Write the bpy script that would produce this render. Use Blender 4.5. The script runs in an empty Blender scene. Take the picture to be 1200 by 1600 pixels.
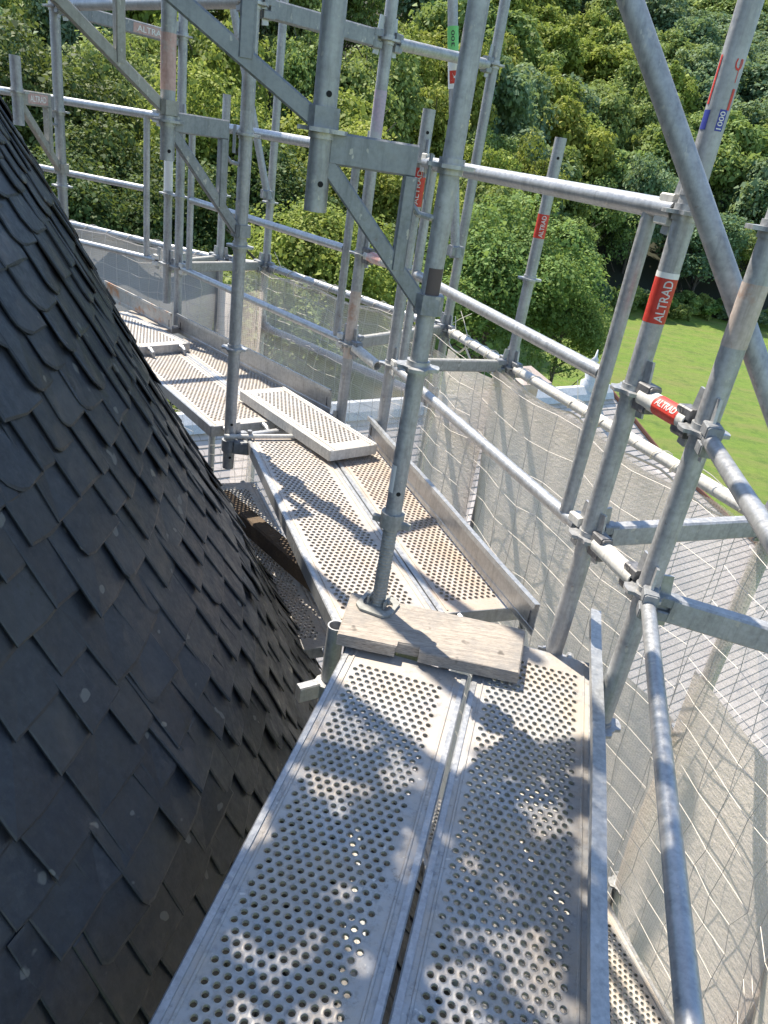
import bpy, math, random
import numpy as np
from mathutils import Vector, Matrix

C = bpy.context.scene.collection
S = bpy.context.scene
rng = np.random.default_rng(7)
random.seed(7)

# ------------------------------------------------------------------ camera
EYE = np.array([0.0, 0.0, 1.18])
F, CX, CY = 1155.0, 600.0, 800.0                    # focal length in px of a 1200x1600 frame
def _axes():
    d = np.array([225.0 - CX, -(3130.0 - CY), -F]); d /= np.linalg.norm(d)   # nadir in camera axes
    up = -d
    zf = np.array([0, 0, -1.0]); fwd = zf - zf.dot(up) * up; fwd /= np.linalg.norm(fwd)
    return np.array([np.cross(fwd, up), fwd, up])
RM = _axes()
cam_d = bpy.data.cameras.new('camera'); cam = bpy.data.objects.new('camera', cam_d); C.objects.link(cam)
M4 = Matrix([list(map(float, r)) for r in RM]).to_4x4(); M4.translation = Vector(EYE)
cam.matrix_world = M4
cam_d.sensor_fit = 'HORIZONTAL'; cam_d.sensor_width = 36.0; cam_d.lens = 36.0 * F / 1200.0
cam_d.clip_start = 0.02; cam_d.clip_end = 3000
S.camera = cam

# ------------------------------------------------------------------ sky, sun, exposure
SUN = Vector((-0.362, 0.389, 0.848)).normalized()
w = bpy.data.worlds.new('World'); S.world = w; w.use_nodes = True
nt = w.node_tree; bg = nt.nodes['Background']
sky = nt.nodes.new('ShaderNodeTexSky'); sky.sky_type = 'NISHITA'; sky.sun_disc = False; sky.ozone_density = 1.8; sky.dust_density = .4; sky.air_density = 1.1
sky.sun_elevation = math.asin(SUN.z); sky.sun_rotation = math.atan2(SUN.x, SUN.y)
nt.links.new(sky.outputs[0], bg.inputs[0]); bg.inputs[1].default_value = 0.13
sl = bpy.data.lights.new('sun', 'SUN'); sl.energy = 4.6; sl.angle = math.radians(0.53); sl.color = (1, .905, .76)
so = bpy.data.objects.new('sun', sl); C.objects.link(so)
so.rotation_euler = SUN.to_track_quat('Z', 'Y').to_euler()
S.view_settings.view_transform = 'Standard'; S.view_settings.look = 'None'
S.view_settings.exposure = 1.1; S.view_settings.gamma = 1

# ------------------------------------------------------------------ measuring helpers (photo point -> place)
def ray(px, py):
    wv = RM @ np.array([px - CX, -(py - CY), -F]); return wv / np.linalg.norm(wv)
def P(px, py, z):
    r = ray(px, py); return EYE + (z - EYE[2]) / r[2] * r
def PD(px, py, d):
    r = ray(px, py); return EYE + d / np.hypot(r[0], r[1]) * r
def V(*a): return np.array(a, float)
def unit(v): return v / (np.linalg.norm(v) + 1e-12)

# ------------------------------------------------------------------ materials
def mat(name, base=(.5, .5, .5), rough=.6, metal=0.0):
    m = bpy.data.materials.new(name); m.use_nodes = True
    b = m.node_tree.nodes['Principled BSDF']
    b.inputs['Base Color'].default_value = (*base, 1); b.inputs['Roughness'].default_value = rough
    b.inputs['Metallic'].default_value = metal
    return m
class NB:
    """small node-graph builder"""
    def __init__(s, m):
        s.m = m; s.t = m.node_tree; s.b = s.t.nodes['Principled BSDF']; s.out = s.t.nodes['Material Output']
        s.co = s.t.nodes.new('ShaderNodeTexCoord')
    def n(s, typ, **kw):
        o = s.t.nodes.new(typ)
        for k, v in kw.items(): setattr(o, k, v)
        return o
    def l(s, a, b): s.t.links.new(a, b)
    def mapping(s, scale=(1, 1, 1), rot=(0, 0, 0), src='Object'):
        o = s.n('ShaderNodeMapping'); o.inputs['Scale'].default_value = scale; o.inputs['Rotation'].default_value = rot
        s.l(s.co.outputs[src], o.inputs[0]); return o.outputs[0]
    def noise(s, scale, detail=4, rough=.6, vec=None, dist=0):
        o = s.n('ShaderNodeTexNoise'); o.inputs['Scale'].default_value = scale
        o.inputs['Detail'].default_value = detail; o.inputs['Roughness'].default_value = rough
        o.inputs['Distortion'].default_value = dist
        s.l(vec if vec is not None else s.co.outputs['Object'], o.inputs['Vector']); return o.outputs['Fac']
    def ramp(s, fac, stops, interp='LINEAR'):
        o = s.n('ShaderNodeValToRGB'); e = o.color_ramp; e.interpolation = interp
        while len(e.elements) < len(stops): e.elements.new(.5)
        for el, (p, c) in zip(e.elements, stops):
            el.position = p; el.color = (*c, 1) if len(c) == 3 else c
        s.l(fac, o.inputs[0]); return o.outputs[0]
    def mix(s, fac, a, b, mode='MIX'):
        o = s.n('ShaderNodeMix', data_type='RGBA', blend_type=mode)
        for sock, v in ((o.inputs[0], fac), (o.inputs[6], a), (o.inputs[7], b)):
            if isinstance(v, (int, float)): sock.default_value = v
            elif isinstance(v, tuple): sock.default_value = (*v, 1)
            else: s.l(v, sock)
        return o.outputs[2]
    def bump(s, h, strength=.3, dist=.002):
        o = s.n('ShaderNodeBump'); o.inputs['Strength'].default_value = strength; o.inputs['Distance'].default_value = dist
        s.l(h, o.inputs['Height']); s.l(o.outputs[0], s.b.inputs['Normal'])
    def color(s, c): s.l(c, s.b.inputs['Base Color'])
    def rough(s, c): s.l(c, s.b.inputs['Roughness'])

G = lambda v: (v, v, v)
def galv(name, lo, hi, rough=(.42, .68), metal=.55, dirt=None, dirt_amt=.55, scale=1.0, speck=True):
    m = mat(name, metal=metal); k = NB(m)
    a = k.noise(16 * scale, 5, .65); b2 = k.noise(90 * scale, 3, .6)
    st = k.noise(9, 4, .7, k.mapping((6, 6, .6)))
    c = k.ramp(a, [(.3, lo), (.7, hi)])
    c = k.mix(.35, c, k.ramp(b2, [(.35, tuple(x * .75 for x in lo)), (.65, tuple(min(1, x * 1.12) for x in hi))]))
    c = k.mix(k.ramp(st, [(.5, G(0)), (.72, G(.5))]), c, tuple(x * .55 for x in lo))
    if dirt is not None:
        d = k.noise(7, 6, .75)
        c = k.mix(k.ramp(d, [(dirt_amt, G(0)), (dirt_amt + .1, G(1))]), c, dirt)
    if speck:
        s1 = k.noise(55, 3, .55, k.mapping((1, 1, .6))); s3 = k.noise(21, 5, .75)
        c = k.mix(k.ramp(s1, [(.66, G(0)), (.69, G(.8))]), c, (.50, .48, .44))
        c = k.mix(k.ramp(s3, [(.66, G(0)), (.74, G(.7))]), c, (.21, .13, .085))
    k.color(c); k.rough(k.ramp(b2, [(.3, G(rough[0])), (.7, G(rough[1]))])); k.bump(b2, .2, .0007)
    return m
M = {}
M['tube'] = galv('weathered_zinc', (.29, .297, .308), (.48, .487, .495), metal=.42)
M['tube_worn'] = galv('worn_zinc_paint_specks', (.27, .275, .285), (.44, .45, .455), dirt=(.46, .38, .35), dirt_amt=.6)
M['rail'] = galv('bright_zinc', (.32, .33, .345), (.47, .48, .49), rough=(.32, .5), metal=.5)
M['rail_white'] = galv('whitewashed_tube', (.50, .49, .46), (.68, .67, .63), rough=(.6, .8), metal=.05, dirt=(.36, .31, .27), dirt_amt=.64)
M['steel'] = galv('grey_steel_profile', (.19, .203, .225), (.33, .345, .36), metal=.45)
M['steel_warm'] = galv('dull_tan_profile', (.27, .265, .24), (.40, .39, .36), metal=.3)
M['board'] = galv('toe_board_zinc', (.34, .35, .355), (.52, .53, .53), rough=(.3, .5), metal=.55, dirt=(.36, .33, .29), dirt_amt=.66)
M['board_rust'] = galv('toe_board_rusty', (.42, .40, .37), (.6, .57, .53), metal=.2, dirt=(.5, .25, .13), dirt_amt=.5)
M['dark_cast'] = galv('dark_cast_steel', (.09, .09, .095), (.26, .26, .27), metal=.6)
M['jack'] = galv('dusty_grey_jack', (.26, .265, .25), (.40, .40, .37), metal=.2, rough=(.6, .8))

def deck_mat(name, lo, hi, rust):
    m = mat(name, metal=.25); k = NB(m)
    a = k.noise(7, 6, .7); b2 = k.noise(60, 4, .65); s2 = k.noise(14, 5, .7, k.mapping((1, .18, 1)))
    c = k.ramp(a, [(.32, lo), (.68, hi)])
    c = k.mix(k.ramp(b2, [(.52, G(0)), (.62, G(.55))]), c, tuple(x * .62 for x in lo))
    c = k.mix(k.ramp(s2, [(.55, G(0)), (.7, G(.6))]), c, (.60, .57, .53))
    sp = k.noise(38, 3, .5)
    c = k.mix(k.ramp(sp, [(.66, G(0)), (.69, G(.9))]), c, (.66, .64, .60))
    du = k.noise(4.5, 7, .78); c = k.mix(k.ramp(du, [(.40, G(0)), (.58, G(.85))]), c, (.47, .41, .345)); gr = k.noise(23, 5, .8); c = k.mix(k.ramp(gr, [(.57, G(0)), (.70, G(.7))]), c, (.17, .155, .14))
    if rust > 0:
        r1 = k.noise(5, 6, .72); r2 = k.noise(45, 4, .7)
        c = k.mix(k.ramp(r1, [(.62 - rust * .25, G(0)), (.86 - rust * .2, G(.8))]), c, k.ramp(r2, [(.3, (.27, .17, .12)), (.7, (.50, .385, .31))]))
    k.color(c); k.rough(k.ramp(b2, [(.3, G(.38)), (.7, G(.66))])); k.bump(b2, .25, .0008)
    return m
M['deck'] = deck_mat('perforated_zinc_sheet', (.33, .34, .355), (.47, .47, .465), 0)
M['deck_dusty'] = deck_mat('dusty_perforated_sheet', (.36, .345, .33), (.50, .475, .45), .42)
M['deck_rust'] = deck_mat('rusty_perforated_sheet', (.39, .35, .32), (.50, .45, .41), .72)
M['deck_white'] = deck_mat('pale_perforated_sheet', (.44, .435, .42), (.54, .53, .515), 0)

def wood_mat(name, lo, hi, scale=(1, 1, 1), rot=0):
    m = mat(name, rough=.85); k = NB(m)
    v = k.mapping(scale, (0, 0, rot))
    a = k.noise(9, 7, .7, v, .6); b2 = k.noise(40, 5, .6, v)
    c = k.ramp(a, [(.28, lo), (.72, hi)])
    c = k.mix(k.ramp(b2, [(.5, G(0)), (.66, G(.75))]), c, tuple(x * .4 for x in lo))
    g1 = k.noise(6, 6, .8); c = k.mix(k.ramp(g1, [(.48, G(0)), (.66, G(.6))]), c, tuple(sum(lo) / 3 * .8 for x in lo)); v3 = k.noise(15, 2, .5); c = k.mix(k.ramp(v3, [(.71, G(0)), (.75, G(.8))]), c, tuple(x * .35 for x in lo))
    k.color(c); k.bump(b2, .9, .003); return m
M['wood'] = wood_mat('weathered_wood', (.29, .255, .22), (.53, .47, .405), (.8, 14, 14), .09)
M['wood_dark'] = wood_mat('old_brown_timber', (.07, .05, .033), (.17, .12, .08), (2, 12, 12), .8)

def slate_mat():
    m = mat('blue_black_slate', rough=.55); k = NB(m)
    att = k.n('ShaderNodeAttribute', attribute_name='tone')
    n1 = k.noise(5, 5, .65); n2 = k.noise(38, 5, .7); st = k.noise(30, 4, .6, k.mapping((2.4, 2.4, .35)))
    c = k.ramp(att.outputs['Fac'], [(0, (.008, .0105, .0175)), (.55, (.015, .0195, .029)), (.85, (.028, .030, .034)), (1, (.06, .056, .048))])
    c = k.mix(.5, c, k.ramp(st, [(.3, (.009, .011, .016)), (.7, (.034, .037, .043))]))
    c = k.mix(k.ramp(n1, [(.50, G(0)), (.72, G(.7))]), c, (.036, .032, .027))
    nh = k.noise(70, 6, .8); c = k.mix(k.ramp(nh, [(.5, G(0)), (.7, G(.6))]), c, (.045, .047, .052)); lic = k.noise(19, 2, .4)
    c = k.mix(k.ramp(lic, [(.70, G(0)), (.72, G(.8))]), c, (.14, .135, .12))
    mo = k.noise(8, 5, .8)
    c = k.mix(k.ramp(mo, [(.63, G(0)), (.7, G(.7))]), c, (.016, .014, .008))
    k.color(c); k.rough(k.ramp(n2, [(.3, G(.30)), (.7, G(.58))]))
    add = k.mix(.5, k.ramp(n2, [(0, G(0)), (1, G(1))]), k.ramp(st, [(0, G(0)), (1, G(1))]))
    k.bump(add, .55, .003); return m
M['slate'] = slate_mat()
M['batten'] = mat('dark_roof_boarding', (.02, .018, .016), .9)

def roof_mat(name, lo, hi, joint):
    m = mat(name, rough=.7); k = NB(m)
    uv = k.n('ShaderNodeUVMap'); uv.uv_map = 'uv'
    br = k.n('ShaderNodeTexBrick'); k.l(uv.outputs[0], br.inputs['Vector'])
    br.inputs['Scale'].default_value = 1; br.inputs['Brick Width'].default_value = .235; br.inputs['Row Height'].default_value = .115
    br.inputs['Mortar Size'].default_value = .006; br.inputs['Mortar Smooth'].default_value = .2; br.inputs['Bias'].default_value = -.1
    br.inputs['Color1'].default_value = (*lo, 1); br.inputs['Color2'].default_value = (*hi, 1); br.inputs['Mortar'].default_value = (*joint, 1)
    n1 = k.noise(1.3, 5, .7); n2 = k.noise(14, 4, .6)
    c = k.mix(k.ramp(n1, [(.45, G(0)), (.75, G(.5))]), br.outputs['Color'], tuple(x * .7 for x in lo))
    c = k.mix(k.ramp(n2, [(.55, G(0)), (.75, G(.35))]), c, tuple(min(1, x * 1.25) for x in hi))
    k.color(c); k.bump(br.outputs['Fac'], -.6, .01); return m
M['roof'] = roof_mat('pale_grey_roof_slate', (.47, .42, .39), (.57, .51, .475), (.27, .24, .225))
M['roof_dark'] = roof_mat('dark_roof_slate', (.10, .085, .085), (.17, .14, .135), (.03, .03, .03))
M['lead'] = galv('ridge_lead', (.44, .46, .49), (.62, .64, .67), metal=.1, rough=(.5, .7))
M['verge'] = mat('red_brown_verge', (.25, .105, .07), .7)
M['stone'] = galv('pink_sandstone', (.42, .33, .28), (.60, .50, .44), metal=0, rough=(.8, .95))
M['render'] = galv('tower_render', (.45, .40, .36), (.58, .53, .48), metal=0, rough=(.85, .95), scale=.2)

def net_mat(name, col, a0, a1, weave=520):
    m = bpy.data.materials.new(name); m.use_nodes = True; t = m.node_tree; k = NB(m)
    t.nodes.remove(k.b)
    dif = k.n('ShaderNodeBsdfDiffuse'); tr = k.n('ShaderNodeBsdfTranslucent'); tp = k.n('ShaderNodeBsdfTransparent')
    dif.inputs[0].default_value = (*col, 1); tr.inputs[0].default_value = (*col, 1)
    ms = k.n('ShaderNodeMixShader'); ms.inputs[0].default_value = .52; k.l(dif.outputs[0], ms.inputs[1]); k.l(tr.outputs[0], ms.inputs[2])
    uv = k.n('ShaderNodeUVMap'); uv.uv_map = 'uv'
    mp = k.n('ShaderNodeMapping'); k.l(uv.outputs[0], mp.inputs[0])
    w1 = k.n('ShaderNodeTexWave', bands_direction='X'); w2 = k.n('ShaderNodeTexWave', bands_direction='Y')
    nb = k.noise(26, 5, .7, k.mapping((1, 1, 2.5), (0, .5, .4))); bp = k.n('ShaderNodeBump'); bp.inputs['Strength'].default_value = .9; bp.inputs['Distance'].default_value = .02; k.l(nb, bp.inputs['Height']); k.l(bp.outputs[0], dif.inputs['Normal'])
    for ww in (w1, w2):
        ww.inputs['Scale'].default_value = weave / 20; ww.inputs['Distortion'].default_value = 1.5; ww.inputs['Detail'].default_value = 1
        k.l(mp.outputs[0], ww.inputs['Vector'])
    mx = k.n('ShaderNodeMath', operation='MAXIMUM'); k.l(w1.outputs['Fac'], mx.inputs[0]); k.l(w2.outputs['Fac'], mx.inputs[1])
    n1 = k.noise(3.5, 4, .6); n2 = k.noise(180, 2, .5)
    ad = k.n('ShaderNodeMath', operation='MULTIPLY_ADD'); k.l(mx.outputs[0], ad.inputs[0]); ad.inputs[1].default_value = .22
    k.l(k.ramp(n1, [(.3, G(a0)), (.7, G(a1))]), ad.inputs[2])
    ad2 = k.n('ShaderNodeMath', operation='MULTIPLY_ADD'); k.l(n2, ad2.inputs[0]); ad2.inputs[1].default_value = .3; k.l(ad.outputs[0], ad2.inputs[2])
    sb = k.n('ShaderNodeMath', operation='SUBTRACT', use_clamp=True); k.l(ad2.outputs[0], sb.inputs[0]); sb.inputs[1].default_value = .26
    m2 = k.n('ShaderNodeMixShader'); k.l(sb.outputs[0], m2.inputs[0]); k.l(tp.outputs[0], m2.inputs[1]); k.l(ms.outputs[0], m2.inputs[2])
    k.l(m2.outputs[0], k.out.inputs[0]); return m
M['net'] = net_mat('white_debris_mesh', (.90, .81, .74), .33, .48)
M['net_dense'] = net_mat('doubled_debris_mesh', (.90, .81, .74), .84, .95)
M['net_sheet'] = net_mat('dense_grey_mesh', (.40, .40, .40), .84, .96)
M['cord'] = mat('off_white_cord', (.66, .62, .57), .9)
M['rope'] = mat('pale_rope', (.72, .66, .56), .9)
M['red'] = galv('red_sticker', (.50, .035, .022), (.64, .05, .03), metal=0, rough=(.4, .6), dirt=(.55, .40, .37), dirt_amt=.66, speck=False)
M['red_faded'] = galv('faded_red_sticker', (.52, .30, .26), (.60, .42, .38), metal=0, dirt=(.5, .48, .46), dirt_amt=.55)
M['red_worn'] = galv('worn_red_sticker', (.62, .22, .17), (.66, .5, .46), metal=0, dirt=(.62, .60, .58), dirt_amt=.52)
M['white'] = galv('white_lettering', (.62, .60, .58), (.78, .76, .74), metal=0, dirt=(.55, .25, .2), dirt_amt=.66, speck=False)
M['white_sleeve'] = mat('white_sticker', (.76, .76, .74), .5)
M['green'] = mat('green_sticker', (.16, .52, .15), .5)
M['blue'] = mat('blue_sticker', (.035, .05, .30), .5)
M['black'] = mat('black_lettering', (.03, .03, .03), .6)
M['violet'] = galv('violet_paint_smear', (.42, .36, .46), (.55, .42, .48), metal=0, dirt=(.48, .49, .5), dirt_amt=.5)
M['bark_rust'] = galv('rusty_worn_sleeve', (.44, .36, .31), (.58, .5, .45), metal=.1, dirt=(.42, .27, .2), dirt_amt=.55)
M['hole'] = mat('dark_pin_hole', (.01, .01, .01), .9)
M['brown_patch'] = mat('brown_paint_patch', (.10, .075, .07), .7)

def leaf_mat(name, lo, mid, hi, tl=.38):
    m = bpy.data.materials.new(name); m.use_nodes = True; k = NB(m)
    b = k.b; b.inputs['Roughness'].default_value = .6; b.inputs['Specular IOR Level'].default_value = .12
    inf = k.n('ShaderNodeObjectInfo'); geo = k.n('ShaderNodeNewGeometry')
    n1 = k.noise(.55, 3, .6); att = k.n('ShaderNodeAttribute', attribute_name='tone')
    c = k.ramp(att.outputs['Fac'], [(0, lo), (.5, mid), (1, hi)])
    hs = k.n('ShaderNodeHueSaturation'); k.l(c, hs.inputs['Color'])
    mr = k.n('ShaderNodeMapRange'); k.l(inf.outputs['Random'], mr.inputs[0]); mr.inputs[3].default_value = .482; mr.inputs[4].default_value = .512
    k.l(mr.outputs[0], hs.inputs['Hue'])
    mv = k.n('ShaderNodeMapRange'); k.l(n1, mv.inputs[0]); mv.inputs[1].default_value = .3; mv.inputs[2].default_value = .7; mv.inputs[3].default_value = .75; mv.inputs[4].default_value = 1.3
    k.l(mv.outputs[0], hs.inputs['Value'])
    k.color(hs.outputs[0])
    tr = k.n('ShaderNodeBsdfTranslucent'); k.l(k.mix(.5, hs.outputs[0], (.25, .31, .06)), tr.inputs[0])
    ms = k.n('ShaderNodeMixShader'); ms.inputs[0].default_value = tl
    k.l(b.outputs[0], ms.inputs[1]); k.l(tr.outputs[0], ms.inputs[2]); k.l(ms.outputs[0], k.out.inputs[0]); return m
M['leaf_yel'] = leaf_mat('yellow_green_leaves', (.12, .17, .04), (.25, .31, .06), (.40, .43, .11))
M['leaf_mid'] = leaf_mat('mid_green_leaves', (.105, .17, .058), (.205, .29, .09), (.33, .40, .14))
M['leaf_dark'] = leaf_mat('blue_green_leaves', (.08, .15, .085), (.17, .26, .145), (.27, .36, .21))
M['leaf_shaded'] = leaf_mat('shaded_green_leaves', (.03, .06, .02), (.07, .115, .035), (.15, .19, .06), .26)  # darker leaf copy: shade within these crowns is put into the colour
M['leaf_maple'] = leaf_mat('fresh_maple_leaves', (.075, .15, .042), (.165, .27, .075), (.29, .39, .14))
M['bark'] = wood_mat('tree_bark', (.05, .042, .033), (.13, .11, .09), (4, 4, .6))
def ground_mat():
    m = mat('meadow_grass', rough=.9); k = NB(m)
    a = k.noise(.12, 6, .65); b2 = k.noise(1.8, 5, .7); c2 = k.noise(22, 3, .6)
    c = k.ramp(a, [(.3, (.16, .33, .025)), (.5, (.25, .41, .04)), (.7, (.36, .42, .08))])
    c = k.mix(.6, c, k.ramp(b2, [(.35, (.11, .25, .02)), (.65, (.33, .44, .06))])); d3 = k.noise(.22, 6, .75, k.mapping((.4, 1.6, 1), (0, 0, .5))); c = k.mix(k.ramp(d3, [(.46, G(0)), (.62, G(.75))]), c, (.36, .33, .11)); d4 = k.noise(.6, 6, .8); c = k.mix(k.ramp(d4, [(.52, G(0)), (.66, G(.7))]), c, (.07, .17, .02))
    c = k.mix(.3, c, k.ramp(c2, [(.4, (.07, .15, .015)), (.6, (.34, .46, .09))]))
    k.color(c); k.bump(c2, 1.0, .3); return m
M['grass'] = ground_mat()
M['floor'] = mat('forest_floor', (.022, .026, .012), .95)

# ------------------------------------------------------------------ mesh helpers
class MB:
    def __init__(s): s.v = []; s.f = []; s.n = 0
    def add(s, verts, faces):
        verts = np.asarray(verts, float).reshape(-1, 3)
        s.v.append(verts); o = s.n; s.f += [tuple(i + o for i in f) for f in faces]; s.n += len(verts); return s
    def verts(s): return np.concatenate(s.v) if s.v else np.zeros((0, 3))
def link(name, me, parent=None, loc=None):
    o = bpy.data.objects.new(name, me); C.objects.link(o)
    if loc is not None: o.location = loc
    if parent is not None:
        o.parent = parent; o.matrix_parent_inverse = Matrix.Identity(4)
        if loc is None: o.location = -parent.location if parent.type == 'EMPTY' else (0, 0, 0)
    return o
def build(name, mb, m, parent=None, smooth=False, uv=None):
    """one mesh object; vertices are world coordinates, stored relative to the parent's base"""
    me = bpy.data.meshes.new(name)
    me.from_pydata([tuple(p) for p in mb.verts()], [], mb.f); me.update()
    ms = m if isinstance(m, (list, tuple)) else [m]
    for x in ms: me.materials.append(x)
    if smooth: me.polygons.foreach_set('use_smooth', [True] * len(me.polygons)); 
    o = bpy.data.objects.new(name, me); C.objects.link(o)
    if parent is not None:
        base = Vector(parent.get('_b', (0, 0, 0)))
        me.transform(Matrix.Translation(-base)); o['_b'] = tuple(base); o.parent = parent
    return o
def thing(name, label, cat, base=(0, 0, 0), group=None):
    o = bpy.data.objects.new(name, None); C.objects.link(o); o.location = base; o.empty_display_size = .1
    o['_b'] = tuple(float(x) for x in base)
    return tag(o, label, cat, group)
def tag(o, label, cat, group=None, kind=None):
    if label: o['label'] = label
    if cat: o['category'] = cat
    if group: o['group'] = group
    if kind: o['kind'] = kind
    return o
def struct(o): o['kind'] = 'structure'; return o
def solo(name, mb, m, label, cat, group=None, smooth=False):
    """a thing that is one mesh, with its origin at its base"""
    o = build(name, mb, m, None, smooth)
    vs = mb.verts(); b = Vector((float(vs[:, 0].mean()), float(vs[:, 1].mean()), float(vs[:, 2].min())))
    o.data.transform(Matrix.Translation(-b)); o.location = b; o['_b'] = tuple(b)
    return tag(o, label, cat, group)
def frame(d, up=(0, 0, 1)):
    d = unit(np.asarray(d, float)); u = np.asarray(up, float)
    if abs(d.dot(u)) > .97: u = V(1, 0, 0) if abs(d[0]) < .9 else V(0, 1, 0)
    s = unit(np.cross(d, u)); u2 = np.cross(s, d); return d, s, u2
def sweep(mb, p0, p1, prof, up=(0, 0, 1), cap=True):
    """extrude a closed 2-D profile (side, up) from p0 to p1"""
    p0, p1 = np.asarray(p0, float), np.asarray(p1, float); d, s, u = frame(p1 - p0, up); n = len(prof)
    vs = [p0 + a * s + b * u for a, b in prof] + [p1 + a * s + b * u for a, b in prof]
    fs = [(i, (i + 1) % n, n + (i + 1) % n, n + i) for i in range(n)]
    if cap: fs += [tuple(range(n))[::-1], tuple(range(n, 2 * n))]
    return mb.add(vs, fs)
def circ(r, n=18): return [(r * math.cos(2 * math.pi * i / n), r * math.sin(2 * math.pi * i / n)) for i in range(n)]
def rrect(w, h, b=.004):
    w, h = w / 2, h / 2; return [(w, -h + b), (w, h - b), (w - b, h), (-w + b, h), (-w, h - b), (-w, -h + b), (-w + b, -h), (w - b, -h)]
def tube(mb, p0, p1, r=.0241, n=18, wall=.004):
    """open steel tube with a visible bore at each end"""
    p0, p1 = np.asarray(p0, float), np.asarray(p1, float); d, s, u = frame(p1 - p0)
    dep = min(.12, np.linalg.norm(p1 - p0) * .4); ri = r - wall
    rings = [(p0 + d * dep, ri), (p0, ri), (p0, r), (p1, r), (p1, ri), (p1 - d * dep, ri)]
    vs = []; fs = []
    for c, rr in rings: vs += [c + rr * (math.cos(2 * math.pi * i / n) * s + math.sin(2 * math.pi * i / n) * u) for i in range(n)]
    for k in range(5):
        fs += [(k * n + i, k * n + (i + 1) % n, (k + 1) * n + (i + 1) % n, (k + 1) * n + i) for i in range(n)]
    fs += [tuple(range(n)), tuple(range(5 * n, 6 * n))[::-1]]
    return mb.add(vs, fs)
def rod(mb, p0, p1, r, n=12): return sweep(mb, p0, p1, circ(r, n))
def box(mb, c, size, rot=0.0, bev=.0):
    c = np.asarray(c, float); d = V(math.cos(rot), math.sin(rot), 0)
    return sweep(mb, c - d * size[0] / 2, c + d * size[0] / 2, rrect(size[1], size[2], min(size[1], size[2]) * .12))
def path_tube(mb, pts, r, n=6):
    pts = [np.asarray(p, float) for p in pts]; vs = []; fs = []
    for i, p in enumerate(pts):
        t = unit(pts[min(i + 1, len(pts) - 1)] - pts[max(i - 1, 0)]); _, s, u = frame(t)
        vs += [p + r * (math.cos(2 * math.pi * j / n) * s + math.sin(2 * math.pi * j / n) * u) for j in range(n)]
    for i in range(len(pts) - 1):
        fs += [(i * n + j, i * n + (j + 1) % n, (i + 1) * n + (j + 1) % n, (i + 1) * n + j) for j in range(n)]
    fs += [tuple(range(n))[::-1], tuple(range((len(pts) - 1) * n, len(pts) * n))]
    return mb.add(vs, fs)
def auto_smooth(o, deg=40):
    me = o.data
    me.polygons.foreach_set('use_smooth', [True] * len(me.polygons))
    import bmesh
    bm = bmesh.new(); bm.from_mesh(me)
    for e in bm.edges:
        if len(e.link_faces) == 2 and e.link_faces[0].normal.angle(e.link_faces[1].normal, 0) > math.radians(deg): e.smooth = False
    bm.to_mesh(me); bm.free(); return o
def part(name, mb, m, parent, label=None):
    o = auto_smooth(build(name, mb, m, parent))
    if label: o['label'] = label
    return o

# ------------------------------------------------------------------ stickers and lettering
_txt = {}
def text_mesh(s):
    if s not in _txt:
        cu = bpy.data.curves.new('lettering', 'FONT'); cu.body = s; cu.size = 1; cu.resolution_u = 3; cu.offset = .012
        o = bpy.data.objects.new('lettering_tmp', cu); C.objects.link(o)
        dg = bpy.context.evaluated_depsgraph_get(); me = bpy.data.meshes.new_from_object(o.evaluated_get(dg))
        v = np.array([x.co[:] for x in me.vertices]); f = [tuple(p.vertices) for p in me.polygons]
        bpy.data.objects.remove(o); bpy.data.meshes.remove(me)
        import bmesh
        bm = bmesh.new(); bv = [bm.verts.new(p) for p in v]
        for q in f:
            try: bm.faces.new([bv[i] for i in q])
            except ValueError: pass
        bmesh.ops.triangulate(bm, faces=bm.faces[:]); y0, y1 = v[:, 1].min(), v[:, 1].max()
        for k in range(1, 12):
            bmesh.ops.bisect_plane(bm, geom=bm.verts[:] + bm.edges[:] + bm.faces[:], plane_co=(0, y0 + (y1 - y0) * k / 12, 0), plane_no=(0, 1, 0))
        bm.verts.index_update(); v = np.array([x.co[:] for x in bm.verts]); f = [tuple(x.index for x in q.verts) for q in bm.faces]; bm.free()
        v[:, 0] -= v[:, 0].min(); v[:, 1] -= v[:, 1].min(); _txt[s] = (v, f)
    return _txt[s]
def wrap_text(name, s, p0, d, r, ang, length, height, m, parent, flip=False):
    """letters wrapped round a tube: running along d from p0, centred on direction angle 'ang' about the axis"""
    v, f = text_mesh(s); d, sd, u = frame(d); L = v[:, 0].max(); Hh = v[:, 1].max()
    x = v[:, 0] / L * length; y = (v[:, 1] / Hh - .5) * height
    a = ang + (y / r) * (-1 if flip else 1)
    mb = MB(); mb.add(np.asarray(p0) + x[:, None] * d + r * (np.cos(a)[:, None] * sd + np.sin(a)[:, None] * u), f)
    return build(name, mb, m, parent)
def wrap_patch(name, p0, p1, r, a0, a1, m, parent, n=20):
    p0, p1 = np.asarray(p0, float), np.asarray(p1, float); d, sd, u = frame(p1 - p0); vs = []
    for p in (p0, p1):
        for i in range(n + 1):
            a = a0 + (a1 - a0) * i / n; vs.append(p + r * (math.cos(a) * sd + math.sin(a) * u))
    mb = MB(); mb.add(vs, [(i, i + 1, n + 2 + i, n + 1 + i) for i in range(n)])
    o = build(name, mb, m, parent, smooth=True); return o
def face_ang(p, d):
    """angle about axis d that looks at the eye"""
    d, sd, u = frame(d); q = EYE - np.asarray(p); return math.atan2(q.dot(u), q.dot(sd))

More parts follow.
